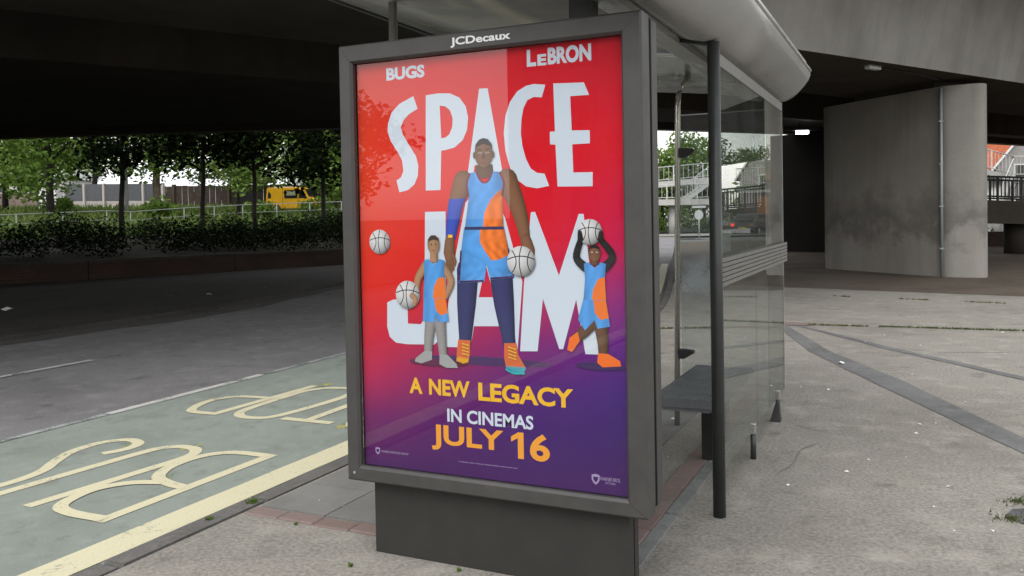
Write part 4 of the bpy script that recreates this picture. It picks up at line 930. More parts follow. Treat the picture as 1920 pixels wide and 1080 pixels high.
# bench
be = thing('bench', 'grey ribbed metal bench on square legs inside the shelter', 'bench', (1.04,2.05,0))
BX0, BX1, BY0, BY1 = 0.865, 1.235, 1.525, 2.60
def bpar(o): return add_to(o, be)
sb = MB()
n = 18; w = (BX1-BX0-0.02)/n
for k in range(n): sb.box(BX0+.01+k*w, BX0+.01+k*w+w*0.72, BY0+.012, BY1-.012, 0.438, 0.4515)
o = bpar(sb.build('seat_ribs', M['seat'])); o['kind'] = 'stuff'
bpar(MB().extr_y([(BX0+.06,0.378),(BX1-.06,0.378),(BX1-.006,0.405),(BX1-.006,0.437),(BX0+.006,0.437),(BX0+.006,0.405)], BY0+.010, BY1-.010).build('seat_pan', M['seat']))
edge = MB(); edge.box(BX0,BX1,BY0,BY0+.010,0.398,0.452); bpar(edge.build('seat_edge', M['seat'], bevel=0.002)); bpar(MB().box(BX0,BX1,BY1-.010,BY1,0.398,0.452).build('seat_edge', M['seat'], bevel=0.002))
bpar(MB().box(BX0-.001,BX0+.005,BY0+.011,BY1-.011,0.404,0.452).build('seat_edge', M['seat'])); bpar(MB().box(BX1-.005,BX1+.001,BY0+.011,BY1-.011,0.404,0.452).build('seat_edge', M['seat']))
for yy in (1.96, 2.38): bpar(MB().box(1.045,1.115,yy-.04,yy+.04,0.011,0.378).build('leg', M['black'], bevel=0.004))

# ------------------------------------------------------------------ left bank, wall, shrubs
W0 = Vector((-18.2,10.6)); WN = Vector((-0.923,0.384)); WT = Vector((0.384,0.923))
def hterr(x, y):
    s = (Vector((x,y))-W0).dot(WN)
    pts = [(0,.45),(9.4,.95),(26,1.15),(38,2.1),(55,2.85),(90,3.2),(400,3.4)]
    h = 0.45
    for (a, ha), (b_, hb) in zip(pts[:-1], pts[1:]):
        if a <= s < b_: h = ha+(hb-ha)*(s-a)/(b_-a)
    bear = math.degrees(math.atan2(-(x-2.2), y+3.1)); k = max(0, min(1, (bear-24)/9)); k = k*k*(3-2*k)
    return h*k - 0.14*(1-k)
bk = MB(); ss = [0.12,1.5,3,5,7,9.4,12,16,20,26,32,38,46,55,70,90,140]; ts = fr(-70, 110, 4.0)
vs_ = []
for s in ss:
    for t in ts:
        p = W0+WN*s+WT*t; vs_.append((p.x,p.y,hterr(p.x,p.y)+0.08*noise.noise(Vector((p.x*.3,p.y*.3,0)))*(1 if s > 1 else 0)))
n = len(ts); bk.add(vs_, [(j*n+i,j*n+i+1,(j+1)*n+i+1,(j+1)*n+i) for j in range(len(ss)-1) for i in range(n-1)], True)
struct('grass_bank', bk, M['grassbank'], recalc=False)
lw = thing('low_brick_wall', 'low dark brick retaining wall along the shaded far pavement', 'wall', (W0.x,W0.y,0))
wt0, wt1 = -34, 11.5
k = wt0
while k < wt1:
    a = WT*k; b2 = WT*(k+3.98)
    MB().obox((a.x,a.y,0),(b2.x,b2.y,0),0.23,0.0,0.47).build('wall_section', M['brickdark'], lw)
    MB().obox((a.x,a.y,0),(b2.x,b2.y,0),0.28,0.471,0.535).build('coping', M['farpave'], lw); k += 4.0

def leafcloud(clumps, n, leaf, flat=0.0):
    b = MB(); tot = sum(c[3]**2 for c in clumps)
    for (cx, cy, cz, r_) in clumps:
        m = max(6, int(n*r_*r_/tot))
        for _ in range(m):
            v = Vector((random.gauss(0,1),random.gauss(0,1),random.gauss(0,1))).normalized()*r_*random.random()**0.45
            v.z *= 0.75; p = Vector((cx,cy,cz))+v
            e1 = Vector((random.gauss(0,1),random.gauss(0,1),random.gauss(0,.6))).normalized(); e2 = e1.cross(Vector((random.gauss(0,1),random.gauss(0,1),random.gauss(0,1)))).normalized()
            l = leaf*random.uniform(.6,1.3); w = l*random.uniform(.4,.65)
            b.add([p-e1*l/2, p+e2*w/2, p+e1*l/2, p-e2*w/2], [(0,1,2,3)])
    return b
def tree(name, label, group, x, y, z, hgt, r_, trunk_h, trunk_r, lm, bm_, n=2600, leaf=0.3, zs=0.8, seed=0, low=None, nc=26, big=1.0, flat=False):
    random.seed(seed+11)
    t = thing(name, label, 'tree', (x,y,z), group)
    b = MB(); lean = random.uniform(-.25,.25)
    b.tube([(0,0,-.3),(lean*.15,0,trunk_h*.35),(lean*.4,.1,trunk_h*.7),(lean,.1,trunk_h),(lean*1.2,.15,hgt*.8)], [trunk_r*1.2,trunk_r,trunk_r*.9,trunk_r*.8,trunk_r*.25], 9)
    for k in range(7):
        a = 6.283*k/7+random.uniform(-.4,.4); z0 = trunk_h*random.uniform(.75,1.1); rr = r_*random.uniform(.55,.9)
        b.tube([(lean*.9,.1,z0),(lean+rr*.5*math.cos(a),rr*.5*math.sin(a),z0+rr*.45),(lean+rr*math.cos(a),rr*math.sin(a),z0+rr*random.uniform(.4,.9))], [trunk_r*.45,trunk_r*.28,trunk_r*.1], 6)
    b.build('trunk', bm_, t)
    cl = []; cz = (trunk_h*0.8+hgt)/2; rz = (hgt-trunk_h*0.8)/2
    if low is not None: cz = (low+hgt)/2; rz = (hgt-low)/2
    for k in range(nc):
        v = Vector((random.gauss(0,1),random.gauss(0,1),random.gauss(0,1))).normalized()*random.random()**0.4
        cl.append((lean+v.x*r_*.85, v.y*r_*.85, cz+(random.uniform(-.9,.9) if flat else v.z*.85)*rz, r_*random.uniform(.22,.42)*big))
    leafcloud(cl, n, leaf).build('crown', lm, t, recalc=False)
    return t
G1 = 'dark trees just beyond the flyover'
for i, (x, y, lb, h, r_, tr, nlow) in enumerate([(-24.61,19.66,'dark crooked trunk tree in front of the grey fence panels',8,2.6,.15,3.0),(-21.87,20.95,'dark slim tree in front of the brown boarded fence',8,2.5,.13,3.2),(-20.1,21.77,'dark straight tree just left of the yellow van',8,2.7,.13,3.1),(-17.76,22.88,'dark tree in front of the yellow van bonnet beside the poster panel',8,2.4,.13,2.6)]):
    z = hterr(x,y); tree('tree', lb, G1, x, y, z, 7.2-z, r_, 3.2, tr*.66, M['leafshade'], M['bark'], 3600, .24, seed=i, low=nlow-z+0.35, nc=34, flat=True)
G2 = 'sunlit trees on the far bank'
for i, (x, y, lb, h, r_, tr, low, lm) in enumerate([
    (-47.99,34.11,'spreading green tree in front of the low brown brick wall',9.5,5.2,.34,2.6,'leafmid'),
    (-45.79,40.66,'pale trunked tree forking in front of the brown fence',10,4.0,.38,3.6,'leaflight'),
    (-55.42,36.15,'bushy green tree at the far left edge of the view',9,4.5,.3,1.6,'leafmid'),
    (-41.5,44.0,'light green leafy tree left of the yellow van',9,3.2,.2,2.2,'leaflight'),
    (-46.59,58.87,'large green tree standing directly behind the yellow van',11.5,5.2,.35,2.6,'leafmid'),
    (-43.0,61.5,'dense green tree behind the front end of the yellow van',11,5.0,.35,1.0,'leafmid'),
    (-36.5,47.5,'light green tree at the right of the yellow van',9,2.6,.2,2.0,'leaflight'),
    (-52.5,58.5,'green tree behind the brown boarded fence',11,4.6,.35,3.0,'leafmid'),
    (-66.0,52.0,'tall green tree behind the grey fence panels',12,5.0,.35,4.0,'leaflight')]):
    z = hterr(x,y); tree('tree', lb, G2, x, y, z, h, r_, low+1.6, tr*.66, M[lm], M['barkpale'] if i == 1 else M['bark'], 7500, .36, seed=20+i, low=low-.6, nc=46, big=1.25, flat=True)
# shrubs on the bank
sl_ = ['shaded','dark','low','leafy','spreading','broad','dense','tangled','rounded','straggly','squat','bushy','uneven','full','loose','drooping','wild','thick','small','bristly','untidy','tufted','mounded','wispy']
where = ['left end of the bank above the low brick wall','bank left of the crooked trunk','foot of the crooked trunk','bank below the grey fence','bank below the pale forked tree','bank left of the slim trunk','foot of the slim trunk','bank between the two slim trunks','foot of the straight trunk','bank below the yellow van','bank right of the yellow van','bank beside the poster panel edge']
random.seed(3)
SH = 'shrubs along the shaded bank'
for i in range(22):
    row = i // 11; k = i % 11; t = -10+k*3.05+row*1.3; s = 2.9-0.11*max(0, t)+row*4.6+random.uniform(-.6,.6)
    p = W0+WN*s+WT*t
    z = hterr(p.x,p.y); hh = random.uniform(.75,1.1)*(1.05 if row == 0 else .95)*(1.45 if k < 3 and row == 0 else 1)
    cl = [(random.uniform(-1.5,1.5),random.uniform(-1.5,1.5),hh*random.uniform(.25,.75),random.uniform(.45,.8)) for _ in range(12)]
    o = leafcloud(cl, 2200, .11).build('shrub', M['leafshrub' if row else 'leafshade'], recalc=False); o.location = (p.x,p.y,z)
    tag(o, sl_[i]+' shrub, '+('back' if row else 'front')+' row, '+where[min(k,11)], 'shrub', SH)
random.seed(77)
for i, (t, s, lb) in enumerate([(7.6,2.4,'dark shrub against the low wall below the van tail'),(9.9,1.9,'dark shrub against the low wall below the van bonnet'),(11.6,2.6,'dark shrub hugging the low wall beside the poster panel'),(12.6,6.0,'leafy shrub right of the last dark trunk by the panel')]):
    p = W0+WN*s+WT*t; cl = [(random.uniform(-1.4,1.4),random.uniform(-1.0,1.0),random.uniform(.15,.8),random.uniform(.4,.7)) for _ in range(12)]
    o = leafcloud(cl, 2200, .10).build('shrub', M['leafshade' if i < 3 else 'leafshrub'], recalc=False); o.location = (p.x,p.y,hterr(p.x,p.y)); tag(o, lb, 'shrub', SH)
gc = MB(); random.seed(5)
for _ in range(26000):
    s = random.uniform(10,52); t = random.uniform(-24,34); p = W0+WN*s+WT*t
    tuft(gc, p.x, p.y, hterr(p.x,p.y)-.02, 1, .3, random.uniform(.3,.7))
tag(gc.build('grass', M['weed'], recalc=False), None, None, None, 'stuff')
for i, (x, y, s_, lb) in enumerate([(-42.5,38.2,1.3,'round dark green bush before the brown fence'),(-38.8,43.0,1.2,'light bush beside the railing post'),(-36.2,46.2,1.5,'bright green bush in front of the yellow van'),(-31.0,44.8,1.5,'bright bush at the right end of the railing'),(-50.0,36.5,1.0,'low bush below the grey fence panels')]):
    random.seed(60+i); cl = [(random.uniform(-s_,s_)*.8,random.uniform(-s_,s_)*.8,s_*random.uniform(.3,.9),s_*random.uniform(.4,.6)) for _ in range(8)]
    o = leafcloud(cl, 900, .26).build('bush', M['leafmid'], recalc=False); o.location = (x,y,hterr(x,y)); tag(o, lb, 'bush', 'bushes along the railing')

# railing on the bank
rp = [(-43.5,22.0,1.92),(-40.51,26.56,2.05),(-38.76,30.7,2.2),(-39.2,32.7,2.14),(-37.93,35.52,2.34),(-36.83,39.35,2.52),(-32.91,44.52,2.67),(-29.5,48.5,2.7)]
ra = thing('metal_railing', 'thin galvanised railing running along the grassy bank', 'railing', (0,0,0))
MB().tube(rp, 0.026, 6).build('top_rail', M['dullrail'], ra)
MB().tube([(a,b_,c-.5) for a,b_,c in rp], 0.02, 6).build('lower_rail', M['dullrail'], ra)
for a, b_ in zip(rp[:-1], rp[1:]):
    a, b_ = Vector(a), Vector(b_); n = max(1, round((b_-a).length/2.1))
    for k in range(n):
        q = a.lerp(b_, k/n); MB().tube([(q.x,q.y,q.z-1.15),(q.x,q.y,q.z)], 0.03, 6).build('rail_post', M['dullrail'], ra)
# lamp column behind the crooked tree
lc = thing('lamp_column', 'pale slim lamp column right beside the crooked dark trunk', 'lamp post', (-47.5,39.6,2.2))
MB().tube([(0,0,-.3),(0,0,9)], [0.11,0.07], 8).build('column', M['greyrail'], lc); MB().tube([(0,0,8.9),(0.8,0.3,9.2)], 0.04, 6).build('arm', M['greyrail'], lc)
# fences
def fenceline(a, b, n):
    a, b = Vector(a), Vector(b); return [a.lerp(b, k/n) for k in range(n+1)]
fe = thing('panel_fence', 'grey panel fence with pale concrete posts and base boards', 'fence', (0,0,0))
pts = fenceline((-64.3,47.6,2.85),(-56.6,51.2,2.75), 5)
for k, q in enumerate(pts):
    MB().box(q.x-.11,q.x+.11,q.y-.11,q.y+.11,q.z-.4,q.z+2.15).build('fence_post', M['postcon'], fe)
    if k < 5:
        d = (pts[k+1]-q); u_ = d.normalized()*.13; a, b_ = q+u_, pts[k+1]-u_
        MB().obox(a,b_,.05,-.4,.36).build('base_board', M['postcon'], fe); MB().obox(a,b_,.05,.37,.62).build('base_board', M['postcon'], fe); MB().obox(a,b_,.06,.63,2.1).build('fence_panel', M['slategrey'], fe)
bf_ = thing('boarded_fence', 'tall dark brown boarded fence behind the yellow van', 'fence', (0,0,0))
pts = fenceline((-61.8,54.0,2.5),(-44.0,70.5,2.5), 10)
for k, q in enumerate(pts):
    MB().box(q.x-.14,q.x+.14,q.y-.14,q.y+.14,q.z-.6,q.z+2.5).build('fence_post', M['brownfence'], bf_)
    if k < 10:
        d = (pts[k+1]-q); u_ = d.normalized()*.16
        for j in range(4):
            a, b_ = q+u_+(d-2*u_)*(j/4+.006), q+u_+(d-2*u_)*((j+1)/4-.006); MB().obox(a,b_,.06,-.6,2.35+random.uniform(-.05,.05)).build('board', M['brownfence'], bf_)
bw = thing('brick_boundary_wall', 'brown brick boundary wall with coping at the far left', 'wall', (0,0,0))
MB().obox((-78,38.6,2.7),(-64.5,45.2,2.75),.3,-.5,1.40).build('wall_face', M['brickwall'], bw); MB().obox((-78,38.6,2.7),(-64.5,45.2,2.75),.38,1.401,1.5).build('coping', M['postcon'], bw)
rw = thing('brick_retaining_wall', 'short red brick wall with pale coping below the yellow van', 'wall', (0,0,0))
MB().obox((-37.5,51.5,0),(-30,55.0,0),.3,.3,1.7).build('wall_face', M['brickred'], rw); MB().obox((-37.5,51.5,0),(-30,55,0),.4,1.701,1.85).build('coping', M['postcon'], rw)
# white sheds behind
def shed(a, b, w, z0, z1, zr, label, doors=2):
    a, b = Vector((a[0],a[1],0)), Vector((b[0],b[1],0)); t = thing('shed', label, 'building', (a.x,a.y,z0), 'white industrial sheds'); d = (b-a); L = d.length; d.normalize(); nn = Vector((-d.y,d.x,0))
    if nn.dot(Vector((2,-3,0))-a) > 0: nn = -nn
    def P(u, v, z): q = d*u+nn*v; return (q.x,q.y,z-z0)
    b_ = MB(); b_.add([P(0,0,z0-1),P(L,0,z0-1),P(L,w,z0-1),P(0,w,z0-1),P(0,0,z1),P(L,0,z1),P(L,w,z1),P(0,w,z1)], [(0,1,5,4),(1,2,6,5),(2,3,7,6),(3,0,4,7)]); b_.build('wall', M['wallwhite'], t)
    r_ = MB(); r_.add([P(-.4,-.4,z1),P(L+.4,-.4,z1),P(L+.4,w/2,zr),P(-.4,w/2,zr),P(L+.4,w+.4,z1),P(-.4,w+.4,z1)], [(0,1,2,3),(3,2,4,5),(1,4,2),(0,3,5)]); r_.build('roof', M['roofwhite'], t)
    for k in range(int(L/3)):
        g_ = MB(); g_.add([P(1+k*3,-.03,z1-1.6),P(2.6+k*3,-.03,z1-1.6),P(2.6+k*3,-.03,z1-.6),P(1+k*3,-.03,z1-.6)], [(0,1,2,3)]); g_.build('window', M['darkglass'], t)
shed((-78,62),(-60,72), 14, 2.8, 5.4, 8.6, 'white shed with pitched roof behind the grey panel fence')
shed((-100,52),(-82,60), 14, 2.8, 6.5, 9.5, 'white shed with taller walls at the far left behind the brick wall')
shed((-57,76),(-46,86), 12, 2.8, 5.6, 7.4, 'low white shed behind the brown boarded fence')
# yellow van
def van():
    o = Vector((-45.51,51.84,0)); e = Vector((-41.56,53.7,0)); d = (e-o).normalized(); L = 4.36; side = Vector((d.y,-d.x,0))   # side faces the camera
    t = thing('van', 'yellow van with dark side windows parked behind the railing', 'van', (o.x,o.y,2.13)); W = 1.8
    t.rotation_euler = (0,0,math.atan2(d.y,d.x))
    # local: x forward, y to the left (away from camera side is +y), z up
    prof = [(0.02,0.30),(0.0,1.0),(0.10,1.92),(0.25,2.0),(2.95,2.0),(3.05,1.93),(3.45,1.18),(4.15,1.02),(4.33,0.85),(4.36,0.35),(4.2,0.28)]
    b = MB(); n = len(prof); b.add([(x,-W/2,z) for x,z in prof]+[(x,W/2,z) for x,z in prof], [(k,(k+1) % n,n+(k+1) % n,n+k) for k in range(n)]); b.add([(x,-W/2,z) for x,z in prof],[tuple(range(n))]); b.add([(x,W/2,z) for x,z in prof],[tuple(range(n-1,-1,-1))]); b.build('body', M['vanyellow'], t, bevel=0.03)
    def q(name, pts, m, y=-W/2-.012): MB().add([(x,y,z) for x,z in pts]+[(x,y+.01,z) for x,z in pts], [tuple(range(len(pts)))]+[(k,(k+1) % len(pts),len(pts)+(k+1) % len(pts),len(pts)+k) for k in range(len(pts))]).build(name, m, t)
    q('side_window', [(1.5,1.12),(2.55,1.12),(2.55,1.78),(1.5,1.78)], M['darkglass']); q('cab_window', [(2.68,1.12),(3.33,1.12),(3.02,1.78),(2.68,1.78)], M['darkglass']); q('rear_window', [(0.16,1.15),(0.42,1.15),(0.42,1.5),(0.22,1.7)], M['darkglass'])
    q('window_sticker', [(1.66,1.35),(2.4,1.35),(2.4,1.68),(1.66,1.68)], simple('pale_sticker', (0.3,0.33,0.2), .6), -W/2-.026)
    q('door_gap', [(2.60,0.42),(2.625,0.42),(2.625,1.9),(2.60,1.9)], M['black']); q('door_gap', [(1.36,0.42),(1.385,0.42),(1.385,1.9),(1.36,1.9)], M['black'])
    MB().add([(3.12,-.75,1.88),(3.12,.75,1.88),(3.47,.78,1.24),(3.47,-.78,1.24)], [(0,1,2,3)]).build('windscreen', M['darkglass'], t)
    for x in (0.85,3.55):
        for y in (-W/2+.08, W/2-.08):
            wv = MB().tube([(x,y-.1,.30),(x,y+.1,.30)], .33, 18).build('tyre', M['tyre'], t); MB().tube([(x,y-.108,.30),(x,y+.108,.30)], .19, 14).build('rim', M['greyrail'], wv)
    MB().box(4.3,4.42,-.85,.85,.32,.5).build('bumper', M['black'], t); MB().box(-.08,0.0,-.85,.85,.32,.5).build('bumper', M['black'], t)
    for y in (-.7,.7): MB().box(4.25,4.37,y-.13,y+.13,.62,.84).build('headlight', M['lampbody'], t)
    MB().box(.6,2.4,-.7,-.62,2.005,2.08).build('roof_rail', M['greyrail'], t)
van()
tr_ = thing('trailer', 'dark open trailer standing at the back of the yellow van', 'trailer', (-47.6,50.9,2.1)); tr_.rotation_euler = (0,0,math.atan2(1.86,3.95))
MB().box(0,1.5,-.8,.8,.45,1.75).build('body', M['black'], tr_)
for y in (-.85,.85): MB().tube([(0.8,y-.08,.3),(0.8,y+.08,.3)], .3, 14).build('tyre', M['tyre'], tr_)
MB().tube([(1.5,0,.45),(1.95,0,.40)], .04, 6).build('drawbar', M['greyrail'], tr_)

# ------------------------------------------------------------------ right background: footbridge, houses, cars
def railing(parent, a, b, hgt, m, sp=0.35, name='railing', post=2.2):
    a, b = Vector(a), Vector(b); L = (b-a).length; bb_ = MB()
    bb_.tube([a+Vector((0,0,hgt)), b+Vector((0,0,hgt))], .035, 6); bb_.tube([a+Vector((0,0,.12)), b+Vector((0,0,.12))], .03, 6)
    n = int(L/sp)
    for k in range(n+1):
        q = a.lerp(b, k/max(1,n)); r_ = .035 if k % 6 == 0 else .012
        bb_.box(q.x-r_,q.x+r_,q.y-r_,q.y+r_,q.z+(0 if k % 6 == 0 else .1),q.z+hgt)
    return bb_.build(name, m, parent)
fb = thing('footbridge', 'pale concrete footbridge with white railings, ramp and stairs beyond the shelter', 'footbridge', (0,0,0))
A, B_ = Vector((-20,55,2.05)), Vector((-10.9,59.25,2.05))
MB().obox(A,B_,2.0,0,.42).build('lower_deck', M['palecon'], fb)
off = Vector((0.42,-0.9,0)).normalized()
railing(fb, A+off*.95+Vector((0,0,.42)), B_+off*.95+Vector((0,0,.42)), 1.05, M['whiterail'])
A2, B2 = Vector((-22,56.2,2.85)), Vector((-10.9,61.3,3.72))
MB().obox(A2,B2,1.8,0,.42).build('upper_ramp', M['palecon'], fb); railing(fb, A2+off*.85+Vector((0,0,.42)), B2+off*.85+Vector((0,0,.42)), 1.05, M['whiterail'])
# stairs from the top landing down to the lower deck
S0, S1 = Vector((-11.35,59.1,3.75)), Vector((-12.95,58.35,2.47))
for k in range(8):
    q = S0.lerp(S1, (k+.5)/8); MB().box(q.x-.16,q.x+.16,q.y-.7,q.y+.7,q.z-.16,q.z).build('step', M['palecon'], fb)
st = MB(); st.obox(S0+off*.75,S1+off*.75,.10,-.3,.05); st.build('stair_stringer', M['whiterail'], fb)
railing(fb, S0+off*.8, S1+off*.8, 1.05, M['whiterail'], .2)
S2, S3 = Vector((-11.3,59.1,3.75)), Vector((-10.5,59.45,3.75)); MB().obox(S2,S3,1.6,-.35,0).build('landing', M['palecon'], fb); railing(fb, S2+off*.8, S3+off*.8, 1.05, M['whiterail'])
for (x, y) in ((-13.61,58.0),(-19,55.6)):
    MB().tube([(x,y,-.1),(x,y,2.06)], .33, 16).build('column', M['palecon'], fb)
MB().tube([(-11.2,61.15,-.1),(-11.2,61.15,3.7)], .3, 14).build('column', M['palecon'], fb)
# road island and verge beyond the flyover
vg = MB(); vg.add([(-30,52,.02),(-17,57.5,.02),(-10.5,60,.02),(-9.4,63.0,.02),(-14,92,.02),(-40,90,.02)], [(0,1,2,3,4,5)]); struct('verge', vg, M['grassbank'])
fp_ = MB(); fp_.add([(-22,48,.0),(-8.5,52,.0),(-5,54.5,.0),(-8,58.9,.0),(-17,56.6,.0),(-28,52,.0)], [(0,1,2,3,4,5)]); struct('far_footway', fp_, M['plaza'])
random.seed(9)
for i, (x, y, h, r_, lb) in enumerate([(-21.84,85.2,8.6,4.2,'green tree behind the footbridge ramp left end'),(-18.0,88,9.6,4.2,'tall green tree behind the footbridge stairs'),(-13.6,95,8.4,4.0,'green tree behind the grey gabled house'),(-26,80,11,5,'tall dark green tree left of the footbridge ramp'),(-20.3,70,5.2,2.8,'lower leafy tree right behind the footbridge column'),(-8.5,104,7.5,4,'small distant green tree beside the orange roof'),(-13.9,88,6.6,3.2,'low round green tree left of the orange roofed house')]):
    tree('tree', lb, 'trees behind the footbridge', x, y, -.05, h, r_, h*.32, .2, M['leafmid' if i % 2 else 'leaflight'], M['bark'], 7000, .4, seed=70+i, low=.6, nc=44, big=1.25, flat=True)
for i, (x, y, s_, lb) in enumerate([(-15.2,60.6,1.2,'bush left of the footbridge column'),(-12.4,61.4,1.1,'bush right of the footbridge column'),(-16.4,62.4,1.4,'bush under the footbridge ramp'),(3.6,36.5,1.0,'bright bush seen under the dark ramp right of the broad pier')]):
    cl = [(random.uniform(-s_,s_),random.uniform(-s_,s_)*.7,s_*random.uniform(.2,.8),s_*random.uniform(.4,.6)) for _ in range(8)]
    o = leafcloud(cl, 800, .22).build('bush', M['leafmid'], recalc=False); o.location = (x,y,0); tag(o, lb, 'bush', 'bushes beyond the flyover')
def house(name, label, org, ang, w, dpt, z1, zr, wallm, group=None):
    t = thing(name, label, 'house', org, group); t.rotation_euler = (0,0,ang)
    # local: gable faces -y, width along x
    b = MB(); b.add([(0,0,-.2),(w,0,-.2),(w,0,z1),(w/2,0,zr),(0,0,z1),(0,dpt,-.2),(w,dpt,-.2),(w,dpt,z1),(w/2,dpt,zr),(0,dpt,z1)], [(0,1,2,3,4),(9,8,7,6,5),(1,6,7,2),(5,0,4,9)]); b.build('wall', wallm, t)
    s = (zr-z1)/(w/2); r_ = MB()
    for sx in (0, 1):
        X = lambda x: x if not sx else w-x
        r_.add([(X(-.5),-.15,z1-.5*s+.06),(X(w/2),-.15,zr+.06),(X(w/2),dpt+.15,zr+.06),(X(-.5),dpt+.15,z1-.5*s+.06),(X(-.5),-.15,z1-.5*s+.20),(X(w/2),-.15,zr+.20),(X(w/2),dpt+.15,zr+.20),(X(-.5),dpt+.15,z1-.5*s+.20)], [(0,1,5,4),(4,5,6,7),(0,3,2,1),(3,7,6,2),(0,4,7,3)])
    rf = r_.build('roof', M['tile'], t)
    for sx in (0, 1):
        X = lambda x: x if not sx else w-x
        MB().add([(X(-.5),-.2,z1-.5*s-.05),(X(w/2),-.2,zr-.05),(X(w/2),-.2,zr+.2),(X(-.5),-.2,z1-.5*s+.2)], [(0,1,2,3)]).build('bargeboard', M['barge'], rf, recalc=False)
    MB().box(w*.28,w*.28+.7,dpt*.4,dpt*.4+.7,z1+.3,zr+.9).build('chimney', wallm, rf)
    for (x, z) in ((w*.25,1.0),(w*.65,1.0),(w*.25,3.6),(w*.65,3.6)):
        if z+1.2 < z1+.6:
            f = MB().box(x-.6,x+.6,-.04,.0-.002,z,z+1.2).build('window', M['barge'], t); MB().add([(x-.52,-.045,z+.08),(x+.52,-.045,z+.08),(x+.52,-.045,z+1.12),(x-.52,-.045,z+1.12)], [(0,1,2,3)]).build('pane', M['darkglass'], f, recalc=False)
    return t
house('house', 'pale grey gabled house with orange tiled roof seen through the rear glass', (-9.3,85.0,-.05), R(35), 8.5, 5, 5.0, 8.2, M['brickgrey'], 'orange roofed houses')
house('house', 'pale gabled house with orange roof seen right of the broad pier', (7.84,71.5,-.05), R(35), 8.5, 5, 4.8, 9.2, M['brickgrey'], 'orange roofed houses')
hd = thing('kiosk', 'dark kiosk with an orange door panel behind the parked car', 'kiosk', (-9.6,62.5,0))
MB().box(0,3.2,0,2,0,2.9).build('body', M['brownfence'], hd); MB().box(1.2,2.0,-.05,-.004,.1,2.6).build('door', M['door'], hd); MB().box(-.15,3.35,-.2,2.1,2.905,3.1).build('roof', M['palecon'], hd)
def car(label, loc, ang, lit):
    t = thing('car', label, 'car', loc, 'dark cars beyond the flyover'); t.rotation_euler = (0,0,ang)
    prof = [(0,.35),(0.02,.85),(.35,.95),(.75,1.42),(2.3,1.45),(3.0,.98),(3.95,.82),(4.1,.6),(4.1,.32),(2,.25)]; W = 1.7; b = MB(); n = len(prof)
    b.add([(x,-W/2+(.12 if z > 1.1 else 0),z) for x,z in prof]+[(x,W/2-(.12 if z > 1.1 else 0),z) for x,z in prof], [(k,(k+1) % n,n+(k+1) % n,n+k) for k in range(n)]+[tuple(range(n)),tuple(range(2*n-1,n-1,-1))]); b.build('body', M['carpaint'], t, bevel=.03)
    MB().add([(.10,-.62,.99),(.10,.62,.99),(.66,.55,1.38),(.66,-.55,1.38)], [(0,1,2,3)]).build('rear_window', M['darkglass'], t, recalc=False).location = (-.02,0,.0)
    for sy in (-1,1): MB().add([(.75,sy*(W/2-.01),1.0),(2.7,sy*(W/2-.01),1.0),(2.25,sy*(W/2-.10),1.38),(.9,sy*(W/2-.10),1.38)], [(0,1,2,3)]).build('side_window', M['darkglass'], t, recalc=False)
    for x in (.75,3.3):
        for sy in (-1,1):
            w = MB().tube([(x,sy*.78-.1,.31),(x,sy*.78+.1,.31)], .31, 16).build('tyre', M['tyre'], t); MB().tube([(x,sy*.78-.104,.31),(x,sy*.78+.104,.31)], .18, 12).build('rim', M['greyrail'], w)
    for sy in (-.68,.68): MB().box(-.02,.02,sy-.12,sy+.12,.62,.82).build('tail_light', M['taillight'] if lit and sy > 0 else M['door'], t)
    MB().box(-.03,-.001,-.26,.26,.45,.57).build('number_plate', simple('plate_yellow', (.5,.4,.05), .5), t)
car('dark car with a glowing red tail light beyond the flyover', (-8.2,55.0,-.10), R(75), True)
car('dark car parked at the right of the braking car', (-5.0,58.5,-.10), R(20), False)
sg = thing('round_sign', 'round road sign on a thin post at the traffic island', 'road sign', (-9.18,46.77,-.1))
MB().tube([(0,0,0),(0,0,1.75)], .04, 8).build('post', M['greyrail'], sg); MB().tube([(-.012,-.02,1.45),(.0,.02,1.45)], .28, 24).build('plate', M['tyellow'], sg).rotation_euler = (0,0,0)
MB().box(-.4,.4,-.03,.03,1.86,1.98).build('top_plate', M['tyellow'], sg)
# dark ramp with railing right of the broad pier, in the flyover's shade
dr = thing('shaded_ramp', 'dark concrete ramp with thin black railing right of the broad pier', 'footbridge', (0,0,0))
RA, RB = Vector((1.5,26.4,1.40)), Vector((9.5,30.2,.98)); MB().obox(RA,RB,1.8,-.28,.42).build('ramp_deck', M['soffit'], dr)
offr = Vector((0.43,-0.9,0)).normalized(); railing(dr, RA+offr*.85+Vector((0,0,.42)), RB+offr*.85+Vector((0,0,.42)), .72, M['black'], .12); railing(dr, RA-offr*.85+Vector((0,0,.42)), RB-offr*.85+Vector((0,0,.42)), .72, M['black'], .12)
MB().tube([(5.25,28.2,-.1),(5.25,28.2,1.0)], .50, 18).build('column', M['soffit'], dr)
MB().obox((2.6,33.0,0),(8.5,35.8,0),.25,0,.55).build('low_wall', M['brickdark'], dr)
wf = thing('white_stair', 'white railed stair landing in front of the orange roofed house at right', 'stairs', (0,0,0))
Q0, Q1, Q2 = Vector((3.6,50.7,4.22)), Vector((6.82,52.16,3.15)), Vector((10.5,53.8,3.15))
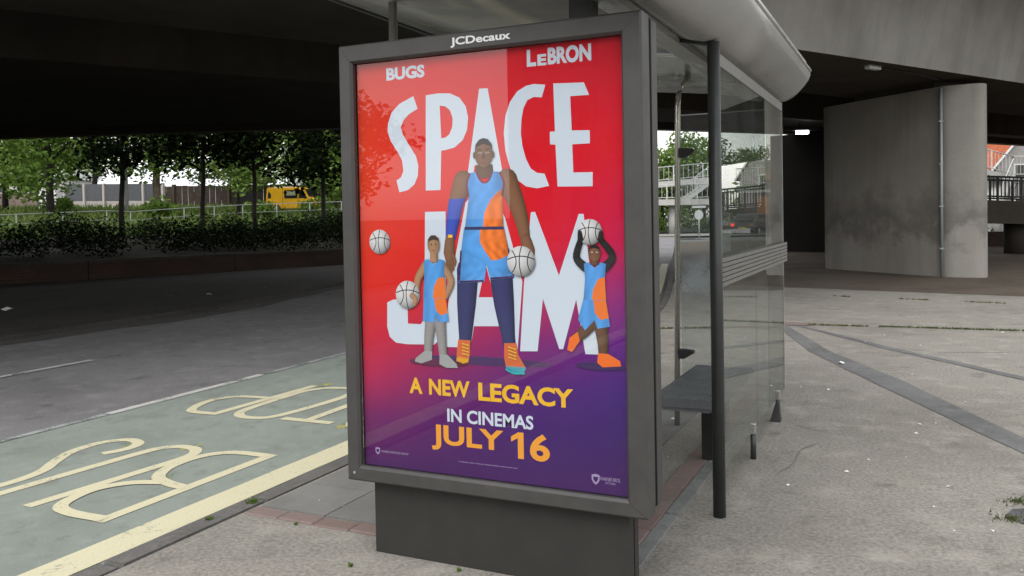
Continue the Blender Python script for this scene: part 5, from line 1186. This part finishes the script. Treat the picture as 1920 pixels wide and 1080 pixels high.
MB().obox(Q0,Q1,1.6,-.3,0).build('upper_flight', M['palecon'], wf); MB().obox(Q1,Q2,1.6,-.35,0).build('landing', M['palecon'], wf)
railing(wf, Q0+offr*.75, Q1+offr*.75, 1.1, M['whiterail'], .2); railing(wf, Q1+offr*.75, Q2+offr*.75, 1.1, M['whiterail'], .2)
Q3 = Vector((6.15,50.3,1.75)); MB().obox(Q1+offr*.8,Q3+offr*.8,.12,-.25,.1).build('stair_stringer', M['whiterail'], wf); railing(wf, Q1+offr*.8, Q3+offr*.8, 1.0, M['whiterail'], .2)
MB().obox(Q1,Q3,1.3,-.3,-.02).build('lower_flight', M['palecon'], wf)
for (x, y) in ((3.9,50.9),(8.8,53.1),(6.3,50.6)): MB().tube([(x,y,-.1),(x,y,2.82 if x != 6.3 else 1.75)], .25, 12).build('column', M['palecon'], wf)
# far belt of trees closing the view
tl = MB(); random.seed(40)
cl = []
for k in range(150):
    a = R(random.uniform(-62, 35)); d = random.uniform(125, 175); cl.append((2+d*math.sin(a), -3+d*math.cos(a), random.uniform(1.5,6.0), random.uniform(3,5.5)))
tag(leafcloud(cl, 9000, 1.1).build('treeline', M['leafmid'], recalc=False), None, None, None, 'stuff')

# ------------------------------------------------------------------ behind the camera (seen only in the cover glass)
ob = thing('office_block', 'brown brick office block across the junction, mirrored in the poster glass', 'building', (0,0,0))
MB().box(-21,14,-62,-46,0,20).build('wall', M['officebrick'], ob)
wm = MB().box(-.9,.9,-.06,0.0,-1,1).mesh('window'); wm.materials.append(M['darkglass'])
for fl in range(6):
    for k in range(11): inst('window', wm, ob, (-19+k*3.1,-45.93,2.2+fl*3.1))
for i, (x, y, h, r_, lb) in enumerate([(-26,-36,8.5,3.4,'leafy street tree mirrored at the left of the poster glass'),(-31,-42,9,3.8,'second leafy street tree mirrored at the poster glass edge'),(-13,-37,8,3.0,'street tree before the office block mirrored in the poster glass')]):
    tree('tree', lb, 'trees behind the viewer', x, y, 0, h, r_, 3, .2, M['leafmid'], M['bark'], 1800, .4, seed=90+i, low=2.2)
